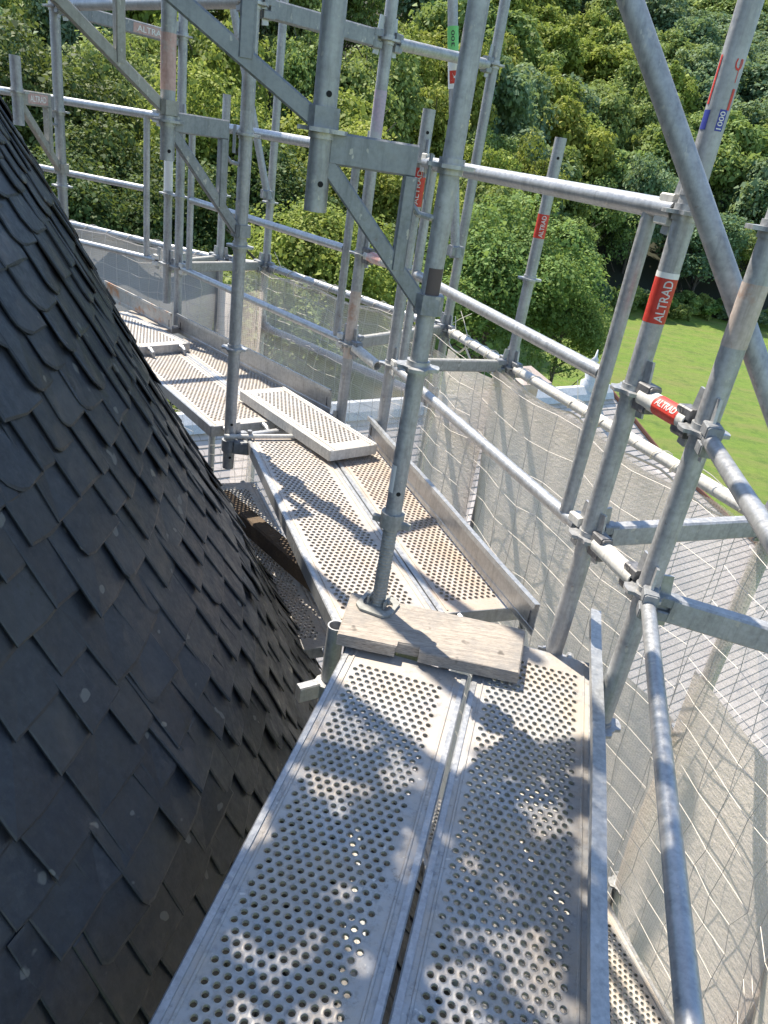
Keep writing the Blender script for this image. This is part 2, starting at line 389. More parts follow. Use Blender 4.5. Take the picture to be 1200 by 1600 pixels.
# ------------------------------------------------------------------ scaffold parts
def rosette_mb(p, r=.0241):
    mb = MB(); n = 32; rr = [(.052 if (i % 8) not in (3, 4, 5) else .041) for i in range(n)]
    p = np.asarray(p, float); vs = []
    for dz in (-.004, .004):
        for i in range(n):
            a = 2 * math.pi * i / n; vs.append(p + V(rr[i] * math.cos(a), rr[i] * math.sin(a), dz))
    fs = [(i, (i + 1) % n, n + (i + 1) % n, n + i) for i in range(n)] + [tuple(range(n))[::-1], tuple(range(n, 2 * n))]
    mb.add(vs, fs); rod(mb, p - V(0, 0, .016), p + V(0, 0, .016), r + .004, 18); return mb
def standard(label, xy, z0, z1, nodes, m='tube', group='upright scaffold standards', spigot=False, holes=(), joint=None, lean=(0, 0), r=.0241):
    x, y = xy; t = thing('scaffold_standard', label, 'scaffold post', (x, y, z0), group)
    top = V(x + lean[0], y + lean[1], z1)
    mb = MB(); tube(mb, V(x, y, z0), top, r)
    part('tube', mb, M[m], t)
    for z in nodes:
        f = (z - z0) / (z1 - z0); part('rosette', rosette_mb(V(x + lean[0] * f, y + lean[1] * f, z)), M['rail'], t)
    for z in holes:
        a = math.atan2(EYE[1] - y, EYE[0] - x) + .25; q = V(x + (r - .0005) * math.cos(a), y + (r - .0005) * math.sin(a), z)
        mb = MB(); rod(mb, q, q + V(math.cos(a), math.sin(a), 0) * .0012, .006, 10); build('pin_hole', mb, M['hole'], t)
    if joint:
        mb = MB(); rod(mb, V(x, y, joint - .012), V(x, y, joint + .012), .0262, 18); part('joint_ring', mb, M['tube'], t)
    return t
def wedge_head(mb_head, mb_wedge, p, d):
    """cast end of a ledger where it grips a rosette; d points into the ledger"""
    d = unit(np.asarray(d, float)); d2 = V(d[0], d[1], 0); rot = math.atan2(d[1], d[0]); p = np.asarray(p, float)
    box(mb_head, p + d * .055 + V(0, 0, .019), (.042, .034, .026), rot); box(mb_head, p + d * .055 - V(0, 0, .019), (.042, .034, .026), rot)
    box(mb_head, p + d * .070, (.022, .03, .06), rot)
    q = p + d * .045
    sweep(mb_wedge, q - V(0, 0, .05) + d * .004, q + V(0, 0, .078) - d * .012, [(-.003, -.011), (.003, -.011), (.003, .013), (-.003, .013)], up=tuple(d))
def ledger(label, p0, p1, m='rail', group='guard rails of the scaffold', heads=(1, 1), r=.0222, gap=.06, name='guard_rail', cat='guard rail', head_mat='steel'):
    p0, p1 = np.asarray(p0, float), np.asarray(p1, float); d = unit(p1 - p0)
    t = thing(name, label, cat, tuple((p0 + p1) / 2), group)
    a = p0 + d * (gap if heads[0] else 0); b = p1 - d * (gap if heads[1] else 0)
    mb = MB(); tube(mb, a, b, r); part('tube', mb, M[m], t)
    for q, dd, on in ((p0, d, heads[0]), (p1, -d, heads[1])):
        if on:
            h, wg = MB(), MB(); wedge_head(h, wg, q, dd)
            ho = part('wedge_head', h, M[head_mat], t); part('wedge', wg, M['rail'], ho)
    return t
def transom(label, p0, p1, w=.032, h=.055, m='steel', group='box section transoms', heads=True):
    p0, p1 = np.asarray(p0, float), np.asarray(p1, float); d = unit(p1 - p0)
    t = thing('transom', label, 'scaffold transom', tuple((p0 + p1) / 2), group)
    mb = MB(); sweep(mb, p0 + d * .06, p1 - d * .06, rrect(w, h, .005)); part('box_beam', mb, M[m], t)
    if heads:
        for q, dd in ((p0, d), (p1, -d)):
            hd, wg = MB(), MB(); wedge_head(hd, wg, q, dd); ho = part('wedge_head', hd, M['steel'], t); part('wedge', wg, M['rail'], ho)
    return t
def bracket(label, xy, tip, z, drop=.29, m='steel', strut=.62, rise=0.0, hook=True, kf=.30):
    """inward console: arm, raking strut, short upright between them, clamp on the post"""
    a = V(xy[0], xy[1], z); b = V(tip[0], tip[1], z + rise); d = unit(b - a)
    t = thing('scaffold_bracket', label, 'scaffold bracket', tuple(a), 'triangular inward brackets')
    mb = MB(); sweep(mb, a + d * .075, b - d * .02, rrect(.030, .062, .004)); arm = part('arm', mb, M[m], t)
    lo = a - V(0, 0, drop)
    mb = MB(); s0 = b - d * .015 - V(0, 0, .03); s1 = lo + d * .02
    sweep(mb, s0, s1, rrect(.028, .036, .004), up=tuple(d)); part('raking_strut', mb, M[m], t)
    mid = a + (b - a) * (1 - strut); k = a + (b - a) * kf
    f = (np.linalg.norm(k - a) - .02) / (np.linalg.norm(b - a) - .03); kz = lo[2] + (s0[2] - lo[2]) * f
    mb = MB(); sweep(mb, k - V(0, 0, .03), V(k[0], k[1], kz), rrect(.034, .030, .004), up=tuple(d)); part('strut', mb, M[m], t)
    mb = MB(); sweep(mb, lo - V(0, 0, .022), lo + V(0, 0, .022), [(x * 1.0, y) for x, y in rrect(.062, .062, .012)], up=tuple(d)); part('clamp', mb, M[m], t)
    if hook:
        mb = MB(); path_tube(mb, [a + d * .085 - V(0, 0, .03), a + d * .080 - V(0, 0, .075), a + d * .055 - V(0, 0, .10), a + d * .02 - V(0, 0, .105)], .007, 8)
        sweep(mb, a + d * .045 - V(0, 0, .07), a + d * .045 + V(0, 0, .02), rrect(.016, .006, .001), up=tuple(d))
        part('hook', mb, M['steel'], t)
    return t

# --- perforated plank
def perf_sheet(L, Wd, margin, pitch=.0205, row=.0178, hr=.0060, seg=12, end=.055, dapple_fill=0.0, seed=0):
    """sheet with real round holes, each with a small raised lip; x across, y along"""
    vs = []; fs = []; base = 0; x0 = -Wd / 2 + margin[0]; x1 = Wd / 2 - margin[1]; y0 = end; y1 = L - end
    nr = int((y1 - y0) / row); y1 = y0 + nr * row
    cols = int((x1 - x0) / pitch - .5)
    def quad(a, b, c, d):
        nonlocal base
        vs.extend([(a[0], a[1], 0), (b[0], b[1], 0), (c[0], c[1], 0), (d[0], d[1], 0)]); fs.append((base, base + 1, base + 2, base + 3)); base += 4
    quad((-Wd / 2, 0), (Wd / 2, 0), (Wd / 2, y0), (-Wd / 2, y0)); quad((-Wd / 2, y1), (Wd / 2, y1), (Wd / 2, L), (-Wd / 2, L))
    ang = [2 * math.pi * (i + .5) / seg for i in range(seg)]; CR = random.Random(seed); ca1, ca2 = CR.uniform(0, 9), CR.uniform(0, 9)
    for r in range(nr):
        off = pitch * .5 if r % 2 else 0; ya = y0 + r * row; yb = ya + row; xs = x0 + off; xe = xs + cols * pitch
        quad((-Wd / 2, ya), (xs, ya), (xs, yb), (-Wd / 2, yb)); quad((xe, ya), (Wd / 2, ya), (Wd / 2, yb), (xe, yb))
        for c in range(cols):
            cx = xs + (c + .5) * pitch; cy = ya + row / 2
            if dapple_fill > 0:  # cells left closed in clumps, shaping the light patches thrown below
                nz = .5 + .27 * math.sin(cx * 27 + ca1 + 2.1 * math.sin(cy * 12 + ca2)) + .27 * math.sin(cy * 24 + ca2 + 1.7 * math.sin(cx * 17 + ca1)) + CR.gauss(0, .13)
                if nz < dapple_fill: quad((cx - pitch / 2, ya), (cx + pitch / 2, ya), (cx + pitch / 2, yb), (cx - pitch / 2, yb)); continue
            for a in ang:
                ca, sa = math.cos(a), math.sin(a); k = min((pitch / 2) / max(abs(ca), 1e-9), (row / 2) / max(abs(sa), 1e-9))
                vs.append((cx + ca * k, cy + sa * k, 0))
            # corner points of the cell are added so neighbouring cells meet without gaps
            for sx, sy in ((1, 1), (-1, 1), (-1, -1), (1, -1)): vs.append((cx + sx * pitch / 2, cy + sy * row / 2, 0))
            for rr, z in ((hr + .0018, .0004), (hr + .0006, .0016), (hr, .0010), (hr, -.006)):
                vs.extend((cx + rr * math.cos(a), cy + rr * math.sin(a), z) for a in ang)
            o = base; ri = o + seg + 4
            for i in range(seg):
                j = (i + 1) % seg
                fs.append((o + i, o + j, ri + j, ri + i))
                for q in range(3): fs.append((ri + q * seg + i, ri + q * seg + j, ri + (q + 1) * seg + j, ri + (q + 1) * seg + i))
            # fill the corners between the outline points and the cell corner
            for ci, (i, j) in enumerate(((seg // 8, None), (3 * seg // 8, None), (5 * seg // 8, None), (7 * seg // 8, None))):
                best = None
                sx, sy = ((1, 1), (-1, 1), (-1, -1), (1, -1))[ci]; ca = math.atan2(sy * row, sx * pitch) % (2 * math.pi)
                for i2 in range(seg):
                    a, b = ang[i2], ang[(i2 + 1) % seg] + (2 * math.pi if i2 == seg - 1 else 0)
                    cc = ca + (2 * math.pi if ca < a - 1e-9 and i2 == seg - 1 else 0)
                    if a < cc < b: best = i2
                if best is not None: fs.append((o + best, o + seg + ci, o + (best + 1) % seg))
            base += seg + 4 + 4 * seg
    return np.array(vs), fs
_sheets = {}
def plank(label, a, b, width, z, m='deck', group='perforated steel planks', L=None, margin=(.034, .034), depth=.048, hooks=True, lean=0.0, zb=None, name='scaffold_plank', side='rail', pitch=.0205, hr=.0060, dapple_fill=0.0, seed=0):
    """a, b: the plank's centre line ends (x, y); z: height of its top"""
    a, b = V(*a), V(*b); L = float(np.linalg.norm(b - a)); key = (round(L, 3), round(width, 3), margin, m, pitch, dapple_fill, seed)
    t = thing(name, label, 'scaffold plank', (a[0], a[1], z), group); t['_b'] = (0., 0., 0.)
    t.rotation_euler = (math.atan2((zb - z), L) if zb is not None else 0, lean, math.atan2(-(b - a)[0], (b - a)[1])); 
    def mk(nm, vs, fs, mm):
        mb = MB(); mb.add(vs, fs); o = build(nm, mb, mm, t); return o
    if key in _sheets: o = bpy.data.objects.new('perforated_sheet', _sheets[key]); C.objects.link(o); o.parent = t
    else:
        vs, fs = perf_sheet(L, width, margin, pitch=pitch, row=pitch * .87, hr=hr, dapple_fill=dapple_fill, seed=seed); o = mk('perforated_sheet', vs, fs, M[m]); _sheets[key] = o.data
    for sx in (-1, 1):
        mb = MB(); x = sx * width / 2
        # folded side: top bead, web, bottom return
        prof = [(x - sx * .012, -.001), (x - sx * .012, .003), (x, .003), (x + sx * .003, 0), (x + sx * .003, -depth), (x - sx * .02, -depth), (x - sx * .02, -depth + .003), (x - sx * .0, -depth + .003), (x, -.001)]
        n = len(prof); vs = [(p[0], 0, p[1]) for p in prof] + [(p[0], L, p[1]) for p in prof]
        fs = [(i, (i + 1) % n, n + (i + 1) % n, n + i) for i in range(n)] + [tuple(range(n)), tuple(range(n, 2 * n))]
        mb.add(vs, fs); build('side_fold', mb, M[side], t)
        mb = MB(); xx = x - sx * .026; sweep(mb, (xx, .01, .0012), (xx, L - .01, .0012), rrect(.006, .003, .001)); build('stiffening_bead', mb, M[m], t)
    for y, s in ((0, -1), (L, 1)):
        mb = MB(); sweep(mb, (-width / 2, y + s * .002, -depth * .5), (width / 2, y + s * .002, -depth * .5), rrect(.004, depth, .001)); part('end_plate', mb, M[side], t)
        if hooks:
            for sx in (-1, 1):
                mb = MB(); x = sx * (width / 2 - .06)
                path_tube(mb, [(x, y, -.012), (x, y + s * .03, -.012), (x, y + s * .048, -.022), (x, y + s * .05, -.045)], .011, 8); part('hook', mb, M['rail'], t)
    return t

def toe_board(label, a, b, z0, h, m='board', lip=.022, lean=0.0, th=.003):
    """a, b: foot line; thin upright board with a folded lip on top towards the deck"""
    a, b = V(*a, z0), V(*b, z0); d, s, u = frame(b - a)
    t = thing('toe_board', label, 'toe board', tuple(a), 'toe boards edging the decks')
    n = 24; rows = [(0, 0.0), (0, h * .18), (.0015, h * .2), (.0015, h * .3), (0, h * .32), (0, h), (-lip, h + .002), (-lip, h - .012)]
    vs = []; fs = []; k = len(rows)
    for i in range(n + 1):
        f = i / n; wob = .002 * math.sin(f * 9 + a[0] * 7)
        for (q, zz) in rows: vs.append(a + d * np.linalg.norm(b - a) * f + s * (q + wob * (zz > h * .5) + lean * zz) + u * zz)
    for i in range(n): fs += [(i * k + j, i * k + j + 1, (i + 1) * k + j + 1, (i + 1) * k + j) for j in range(k - 1)]
    mb = MB(); mb.add(vs, fs)
    o = build('panel', mb, M[m], t); o.modifiers.new('thickness', 'SOLIDIFY').thickness = th
    mb = MB()
    for q, sg in ((a, 1), (b, -1)):
        sweep(mb, q + u * h * .25 + s * .004 + d * .03 * sg, q + u * h * .62 + s * .004 + d * .03 * sg, rrect(.014, .005, .001), up=tuple(d))
    part('end_clip', mb, M['dark_cast'], t)
    return t
# ================================================================== THE SPIRE
AX = V(-2.5, 1.3)
_pz = [-3.0, -1.2, -.9, -.6, -.3, 0, .3, .6, .9, 1.2, 1.6, 2.0, 3.0, 5.0, 6.2]
_pr = [4.0, 2.785, 2.645, 2.505, 2.33, 2.185, 2.005, 1.848, 1.690, 1.528, 1.35, 1.18, .86, .32, .05]
def prof_r(z): return np.interp(z, _pz, _pr)
def make_spire():
    t = thing('church_spire', 'round church spire clad in dark blue-grey slates, flaring at its foot', 'spire', (AX[0], AX[1], -3.0))
    # boarding under the slates
    mb = MB(); n = 96; zs = np.linspace(-3, 6.2, 70); vs = []; fs = []
    for z in zs:
        r = prof_r(z) - .03
        for i in range(n): a = 2 * math.pi * i / n; vs.append((AX[0] + r * math.cos(a), AX[1] + r * math.sin(a), z))
    for k in range(len(zs) - 1): fs += [(k * n + i, k * n + (i + 1) % n, (k + 1) * n + (i + 1) % n, (k + 1) * n + i) for i in range(n)]
    mb.add(vs, fs); build('boarding', mb, M['batten'], t, smooth=True)
    # slates: every slate its own thin plate in the cladding mesh
    zz = np.linspace(-2.2, 6.0, 900); rr = prof_r(zz); sl = np.concatenate([[0], np.cumsum(np.hypot(np.diff(zz), np.diff(rr)))])
    smax = sl[-1]
    mb = MB(); tone = []
    expo = .108; R = random.Random(11); i = 0
    s = 0.0
    while s < smax - .3:
        ex = expo * (1.0 - .28 * min(1, max(0, (s - 1.6) / 4))) * R.uniform(.94, 1.06)
        z = np.interp(s, sl, zz); r = prof_r(z)
        th = math.radians(-120) + R.uniform(0, .1)
        while th < math.radians(150):
            wdt = R.uniform(.078, .140) * (1 if s < 3.2 else .8)
            tm = th + wdt / 2 / max(r, .2)
            sc = s + .16 * (tm - .2) * r * .9 + R.gauss(0, .0055)        # courses climb a little
            if sc < 0 or sc > smax - .2: th += wdt / max(r, .2); continue
            z2 = float(np.interp(sc, sl, zz)); r2 = float(prof_r(z2)); dz = .02
            dr = (prof_r(z2 + dz) - prof_r(z2 - dz)) / (2 * dz); dn = unit(V(dr, 1.0))          # (radial, up) along the slope upwards
            ca, sa = math.cos(tm), math.sin(tm)
            up = V(dn[0] * ca, dn[0] * sa, dn[1]); tg = V(-sa, ca, 0); nm = np.cross(tg, up)
            if nm[0] * ca + nm[1] * sa < 0: nm = -nm
            hw = wdt * .62; ln = ex * 2.0; th_k = R.uniform(.0034, .0058)
            rot = R.gauss(0, .02); lift = R.uniform(.0, .003); cut = R.uniform(.25, .8) * wdt; upper = s > 3.35
            cc = R.uniform(.12, .3) * wdt if not upper else R.uniform(.35, .6) * wdt
            # outline, from the top going round: u to the far side (+), v downwards from the top
            pl = [(-hw, 0), (hw, 0), (hw, ln - R.uniform(0, .012))]
            if R.random() < (.8 if upper else .16):
                m_ = 4 if upper else 2
                for q in range(m_ + 1):
                    a = (q / m_) * math.pi / 2; pl.append((-hw + cc * (1 - math.sin(a)), ln - cc * .9 * (1 - math.cos(a)) ))
            else:
                pl += [(hw * R.uniform(-.1, .3), ln + R.gauss(0, .0025)), (-hw + R.uniform(0, .012), ln - R.uniform(-.004, .006))]
            c0 = V(AX[0] + r2 * ca, AX[1] + r2 * sa, z2) + up * (ln - ex)
            cr, sr = math.cos(rot), math.sin(rot); top = []; bot = []; mid = []; cu = sum(q[0] for q in pl) / len(pl); cv = sum(q[1] for q in pl) / len(pl)
            warp = R.gauss(0, .0035); tu, tv2 = R.gauss(0, .0016), R.gauss(0, .0016)
            for (u, v) in pl:
                u2, v2 = u * cr - (v - ln / 2) * sr, (v - ln / 2) * cr + u * sr + ln / 2
                h = -.003 + .0112 * v2 / ln - .0044 * u2 / hw + tu * u2 / hw + tv2 * (v2 / ln - .5) + lift * v2 / ln + warp * (u2 / hw) * (v2 / ln) - .5 * u2 * u2 / max(r2, .3) * .9
                p = c0 + tg * u2 - up * v2 + nm * h
                jx = R.gauss(0, .0014); iw = R.uniform(.0035, .0085); du, dv = cu - u, cv - v; dl = math.hypot(du, dv)
                top.append(p + nm * th_k + tg * (jx + du / dl * iw) - up * (dv / dl * iw)); mid.append(p + nm * th_k * .72 + tg * jx); bot.append(p + tg * jx)
            k = len(pl); mb.add(top + mid + bot, [tuple(range(k))] + [((q + 1) % k, q, k + q, k + (q + 1) % k) for q in range(k)] + [(k + (q + 1) % k, k + q, 2 * k + q, 2 * k + (q + 1) % k) for q in range(k)])
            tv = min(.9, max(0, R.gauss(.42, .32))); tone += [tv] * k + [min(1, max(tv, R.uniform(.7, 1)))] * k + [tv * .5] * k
            th += wdt / max(r, .2)
        s += ex; i += 1
    o = build('slate_cladding', mb, M['slate'], t)
    at = o.data.attributes.new('tone', 'FLOAT', 'POINT'); at.data.foreach_set('value', tone)
    return t
make_spire()
# church tower under the spire (octagon), its cornice just seen between deck and slates
def make_tower():
    t = thing('church_tower', 'rendered church tower carrying the slate spire', 'tower', (AX[0], AX[1], -14.0))
    mb = MB(); n = 8; r = 2.95; vs = [(AX[0] + r * math.cos(2 * math.pi * (i + .5) / n), AX[1] + r * math.sin(2 * math.pi * (i + .5) / n), z) for z in (-14, -2.9) for i in range(n)]
    mb.add(vs, [(i, (i + 1) % n, n + (i + 1) % n, n + i) for i in range(n)] + [tuple(range(n, 2 * n))]); build('wall', mb, M['render'], t)
    mb = MB(); vs = []
    for (r, z) in ((2.95, -2.9), (3.25, -2.85), (3.3, -2.7), (3.05, -2.6)):
        vs += [(AX[0] + r * math.cos(2 * math.pi * (i + .5) / n), AX[1] + r * math.sin(2 * math.pi * (i + .5) / n), z) for i in range(n)]
    mb.add(vs, [(k * n + i, k * n + (i + 1) % n, (k + 1) * n + (i + 1) % n, (k + 1) * n + i) for k in range(3) for i in range(n)]); build('cornice', mb, M['stone'], t)
make_tower()

# ================================================================== DECKS
d1, q1 = V(.182, .983), V(.983, -.182)
d2, q2 = V(-.40, .9165), V(.9165, .40)
d3, q3 = V(-.637, .77), V(.77, .637)
e = V(-.037, 1.598) + q1 * .161
plank('near left perforated plank running from the bottom edge of the photo to the wooden board', e - d1 * 1.515, e, .318, 0.0, 'deck')
e = V(-.037, 1.598) + q1 * .490 + d1 * .20
plank('near right perforated plank beside the toe board, some of its holes clogged with dirt', e - d1 * 1.515, e, .308, 0.0, 'deck')
e = V(-.090, 1.695) + q2 * .160
plank('pale dusty perforated plank beyond the threaded jack, on the spire side', e, e + d2 * 1.36, .316, -.010, 'deck_dusty')
e = V(-.090, 1.695) + q2 * .487
plank('rust stained perforated plank beyond the threaded jack, along the toe board', e, e + d2 * 1.36, .316, -.010, 'deck_rust')
e = V(-.797, 2.98) + q3 * .155
plank('far perforated plank on the spire side, behind the slate edge', e, e + d3 * 1.36, .31, -.004, 'deck_dusty')
e = V(-.797, 2.98) + q3 * .472
plank('far perforated plank along the third toe board, partly under the loose plank', e, e + d3 * 1.36, .31, -.004, 'deck_dusty')
# loose plank bridging the two decks
a = (P(380, 612, .055) + P(440, 602, .055)) / 2; b = (P(585, 690, .055) + P(520, 707, .055)) / 2
plank('short white perforated plank lying loose across the bend of the walkway', a[:2], b[:2], .238, .052, 'deck_white', hooks=False, margin=(.024, .024), side='rail_white', depth=.044)
# plank of the fourth bay with its end hooks lying on the third
a = (P(230, 548, .05) + P(278, 526, .05)) / 2; dd = unit(V(-.86, .51)[:2])
plank('farthest perforated plank with bent end hooks, its end resting on the deck in front', a[:2] + V(.01, -.01), a[:2] + V(-.52, .45), .31, .045, 'deck_white', side='rail')
# lower lifts seen past the edges
a = P(945, 1400, -1.2)[:2]; b = P(1055, 1600, -1.2)[:2]; dl = unit(b - a); ql = V(-dl[1], dl[0]); ql = ql if ql[0] < 0 else -ql
c0 = (a + b) / 2 + ql * .16
plank('pale perforated plank one lift lower, seen in the bottom right corner behind the toe board', c0 - dl * .75, c0 + dl * .75, .318, -1.2, 'deck_white')
c0 = (a + b) / 2 + ql * .49
plank('perforated plank one lift lower, mostly hidden beneath the near deck', c0 - dl * .75, c0 + dl * .75, .318, -1.2, 'deck_white')
a, b = V(-.205, 2.20), V(-.80, 3.42)
plank('shaded perforated plank below the walkway, in the gap beside the spire', a, b, .26, -.50, 'deck', zb=-.47)
a, b = V(.06, .95), V(-.12, 2.18)
plank('lower perforated plank in the dark gap below the slates, beside the short tube', a, b, .24, -.72, 'deck')
# next lift overhead (above the frame): wide holes, closed in clumps, shaped to dapple the near deck
for k, (ph, n_) in enumerate(((-38, 'first'), (-8, 'second'), (21, 'third'), (50, 'fourth'))):
    c, s_ = math.cos(math.radians(ph)), math.sin(math.radians(ph))
    for j, rr in enumerate((1.14, 1.45, 1.76, 2.07)):
        if ph > 45 and j == 3: continue
        hl = rr * math.tan(math.radians(14.6)) + .10
        m_ = AX + rr * V(c, s_); tg = V(-s_, c)
        plank(f'overhead perforated plank, {n_} bay round the spire, {["next to the slates", "inner middle row", "outer middle row", "outer row"][j]}',
              m_ - tg * hl, m_ + tg * hl, .30, 2.9 + .06 * (k % 2), 'deck', hooks=False, margin=(.02, .02), pitch=.036, hr=.0132, dapple_fill=(.34, .40, .42, .42)[j], seed=k * 4 + j)

# toe boards (foot lines run from near to far)
toe_board('nearest toe board, its folded lip running up the right side of the near deck', (.405, .50), (.640, 1.77), 0.0, .115, lip=.024)
toe_board('toe board of the second deck, leaning out beside the rusty plank', (.470, 1.77), (-.125, 3.13), 0.0, .105, lip=.014)
toe_board('third toe board, with a bright blotchy zinc face above the far deck', (-.335, 3.385), (-1.40, 4.385), 0.0, .115, lip=.010)
toe_board('farthest toe board, stained with orange rust', (-1.41, 4.30), (-2.05, 4.90), 0.02, .11, m='board_rust', lip=.008)

# wooden board under the jack, with a notch in its near edge
def wooden_board():
    zt = .046; th = .034
    c = [P(549, 925, zt), P(527, 990, zt), P(812, 1052, zt), P(822, 984, zt)]
    A_, B_, C_, D_ = [x[:2] for x in c]
    n0, n1 = .325, .455; dp = unit(A_ - B_) * .020
    out = [A_, B_, B_ + (C_ - B_) * n0, B_ + (C_ - B_) * n0 + dp, B_ + (C_ - B_) * n1 + dp, B_ + (C_ - B_) * n1, C_, D_]
    mb = MB(); k = len(out)
    ins = lambda p, q: p
    cen = sum(out) / k
    lo = [V(*p, zt - th) for p in out]; hi = [V(*(p + (cen - p) * 0), zt - .004) for p in out]; tp = [V(*(p + unit(cen - p) * .004), zt) for p in out]
    mb.add(lo + hi + tp, [tuple(range(k))[::-1]] + [(i, (i + 1) % k, k + (i + 1) % k, k + i) for i in range(k)] + [(k + i, k + (i + 1) % k, 2 * k + (i + 1) % k, 2 * k + i) for i in range(k)] + [tuple(range(2 * k, 3 * k))])
    return solo('wooden_board', mb, M['wood'], 'weathered grey-brown wooden board with a notched edge, under the jack plate', 'board')
wooden_board()
mb = MB(); a, b = P(192, 490, .02), P(268, 518, .02); sweep(mb, a, b, rrect(.14, .03, .004)); solo('wooden_board', mb, M['wood'], 'far wooden board at the foot of the rusty toe board, beside the slates', 'board')
mb = MB(); a, b = P(372, 800, -.40), P(500, 912, -.40); sweep(mb, a + V(-.1, .1, .0), b, rrect(.075, .085, .008)); solo('timber_beam', mb, M['wood_dark'], 'old brown timber beam in the gap below the walkway beside the spire', 'beam')

# ================================================================== JACK AND STANDARDS
PA, PB, PC, PD_, PG, PF = V(.024, 1.728), V(-.700, 2.920), V(.530, 1.720), V(.620, 1.478), V(-.070, 3.085), V(-.274, 3.320)
PE1, PE0, PL = V(-1.440, 4.500), V(-1.508, 4.510), V(-1.92, 4.07)
OH, OI, OJ, OK = V(.465, 3.379), V(.170, 3.963), V(-1.030, 5.042), V(-1.328, 5.006)
OC, OD = V(1.125, 1.990), V(1.29, 1.355)
IN = lambda p: unit(AX - p)
def jack():
    x, y = PA; z = .047
    t = thing('base_jack', 'threaded base jack with a slotted foot plate standing on the wooden board', 'base jack', (x, y, z))
    # foot plate: two oval slots through it
    ph = math.radians(-19); ux = V(math.cos(ph), math.sin(ph), 0); uy = V(-math.sin(ph), math.cos(ph), 0); h = .052; o = V(x, y, z)
    mb = MB(); vs = []; fs = []; seg = 24
    for sx in (-1, 1):
        cx, cyh = 0, 0
        x0, x1 = (-h, 0) if sx < 0 else (0, h); cxx = sx * .028
        outer = []; inner = []
        angs = sorted([2 * math.pi * (i + .5) / 24 for i in range(24)] + [math.atan2(yy, xx) % (2 * math.pi) for xx in (h / 2, -h / 2) for yy in (h, -h)] + [math.atan2(yy, xx) % (2 * math.pi) for xx in (h / 2, -h / 2) for yy in (h - .016, .016 - h)]); seg = len(angs)
        for a in angs:
            ca, sa = math.cos(a), math.sin(a)
            k = 1 / max(abs(ca) / (h / 2), abs(sa) / h); px, py = (x0 + x1) / 2 + ca * k, sa * k
            # chamfered outer corners
            if abs(px) + abs(py) > 2 * h - .018: f_ = (2 * h - .018) / (abs(px) + abs(py)); px, py = px * f_, py * f_
            outer.append((px, py)); inner.append((cxx + .013 * ca, .026 * sa))
        b0 = len(vs)
        for zz in (.007, 0.0):
            vs += [o + ux * p[0] + uy * p[1] + V(0, 0, zz) for p in outer]; vs += [o + ux * p[0] + uy * p[1] + V(0, 0, zz) for p in inner]
        for i in range(seg):
            j = (i + 1) % seg
            fs += [(b0 + i, b0 + j, b0 + seg + j, b0 + seg + i), (b0 + 2 * seg + j, b0 + 2 * seg + i, b0 + 3 * seg + i, b0 + 3 * seg + j),
                   (b0 + seg + i, b0 + seg + j, b0 + 3 * seg + j, b0 + 3 * seg + i), (b0 + j, b0 + i, b0 + 2 * seg + i, b0 + 2 * seg + j)]
    mb.add(vs, fs); build('foot_plate', mb, M['jack'], t)
    mb = MB()
    for sx in (-1, 1): sweep(mb, o + ux * sx * .024 - uy * .02 + V(0, 0, .018), o + ux * sx * .024 + uy * .02 + V(0, 0, .018), rrect(.005, .022, .001))
    rod(mb, o - ux * .034 + V(0, 0, .02), o + ux * .034 + V(0, 0, .02), .006); part('pin_bracket', mb, M['jack'], t)
    # threaded spindle
    mb = MB(); n = 20; vs = []; fs = []; turns = 26; L = .265; K = turns * 4
    for k in range(K + 1):
        rr0 = .0172 + .0022 * (1, .9, -.4, -.3)[k % 4]
        vs += [o + V(rr0 * math.cos(2 * math.pi * i / n), rr0 * math.sin(2 * math.pi * i / n), .008 + L * (k + i / n * 4 * 0) / K) for i in range(n)]
    for k in range(K): fs += [(k * n + i, k * n + (i + 1) % n, (k + 1) * n + (i + 1) % n, (k + 1) * n + i) for i in range(n)]
    mb.add(vs, fs); build('threaded_spindle', mb, M['jack'], t, smooth=True)
    mb = MB(); zc = z + .262; rod(mb, V(x, y, zc - .012), V(x, y, zc + .030), .031, 20)
    sweep(mb, V(x, y, zc) - ux * .052, V(x, y, zc) + ux * .052, rrect(.016, .018, .003)); part('handle_nut', mb, M['jack'], t)
jack()
A_ = standard('nearest upright post, standing on the threaded jack in the middle of the walkway', PA, .335, 2.75, (.727, 1.161, 1.60), holes=(.40,), r=.0218)
wrap_patch('worn_sticker', V(*PA, .40), V(*PA, .475), .0223, 3.6, 5.4, M['white_sleeve'], A_)
fa = face_ang(V(*PA, .9), V(0, 0, 1)); wrap_patch('brown_paint', V(*PA, .895), V(*PA, .955), .0223, fa - 1.2, fa + .5, M['brown_patch'], A_)
B_ = standard('inner post with its drilled lower end hanging free beside the far deck corner', PB, -.155, 2.75, (.37, .763, 1.145, 1.54), m='tube', holes=(-.10, .05))
wrap_patch('worn_paint', V(*PB, 1.22), V(*PB, 1.40), .0247, 0, 2 * math.pi, M['tube_worn'], B_)
C_ = standard('right hand post with the large red sticker, at the end of the second toe board', PC, -4.0, 2.75, (-.03, .365, .755, 1.145, 1.60), joint=1.19)
D_ = standard('rusty right hand post nearest the photo edge, carrying the near hand rails', PD_, -4.0, 2.75, (-.03, .365, .755, 1.145, 1.60))
wrap_patch('rusty_sleeve', V(*PD_, .93), V(*PD_, 1.05), .0248, 0, 2 * math.pi, M['bark_rust'], D_)
G_ = standard('outer post behind the nearest post, its open top end standing free above the bracket', PG, -4.0, 1.322, (-.03, .365, .755, 1.145), holes=(1.245,))
F_ = standard('outer post with violet paint smears, left of the nearest bracket', PF, -4.0, 2.75, (-.03, .365, .755, 1.145, 1.54))
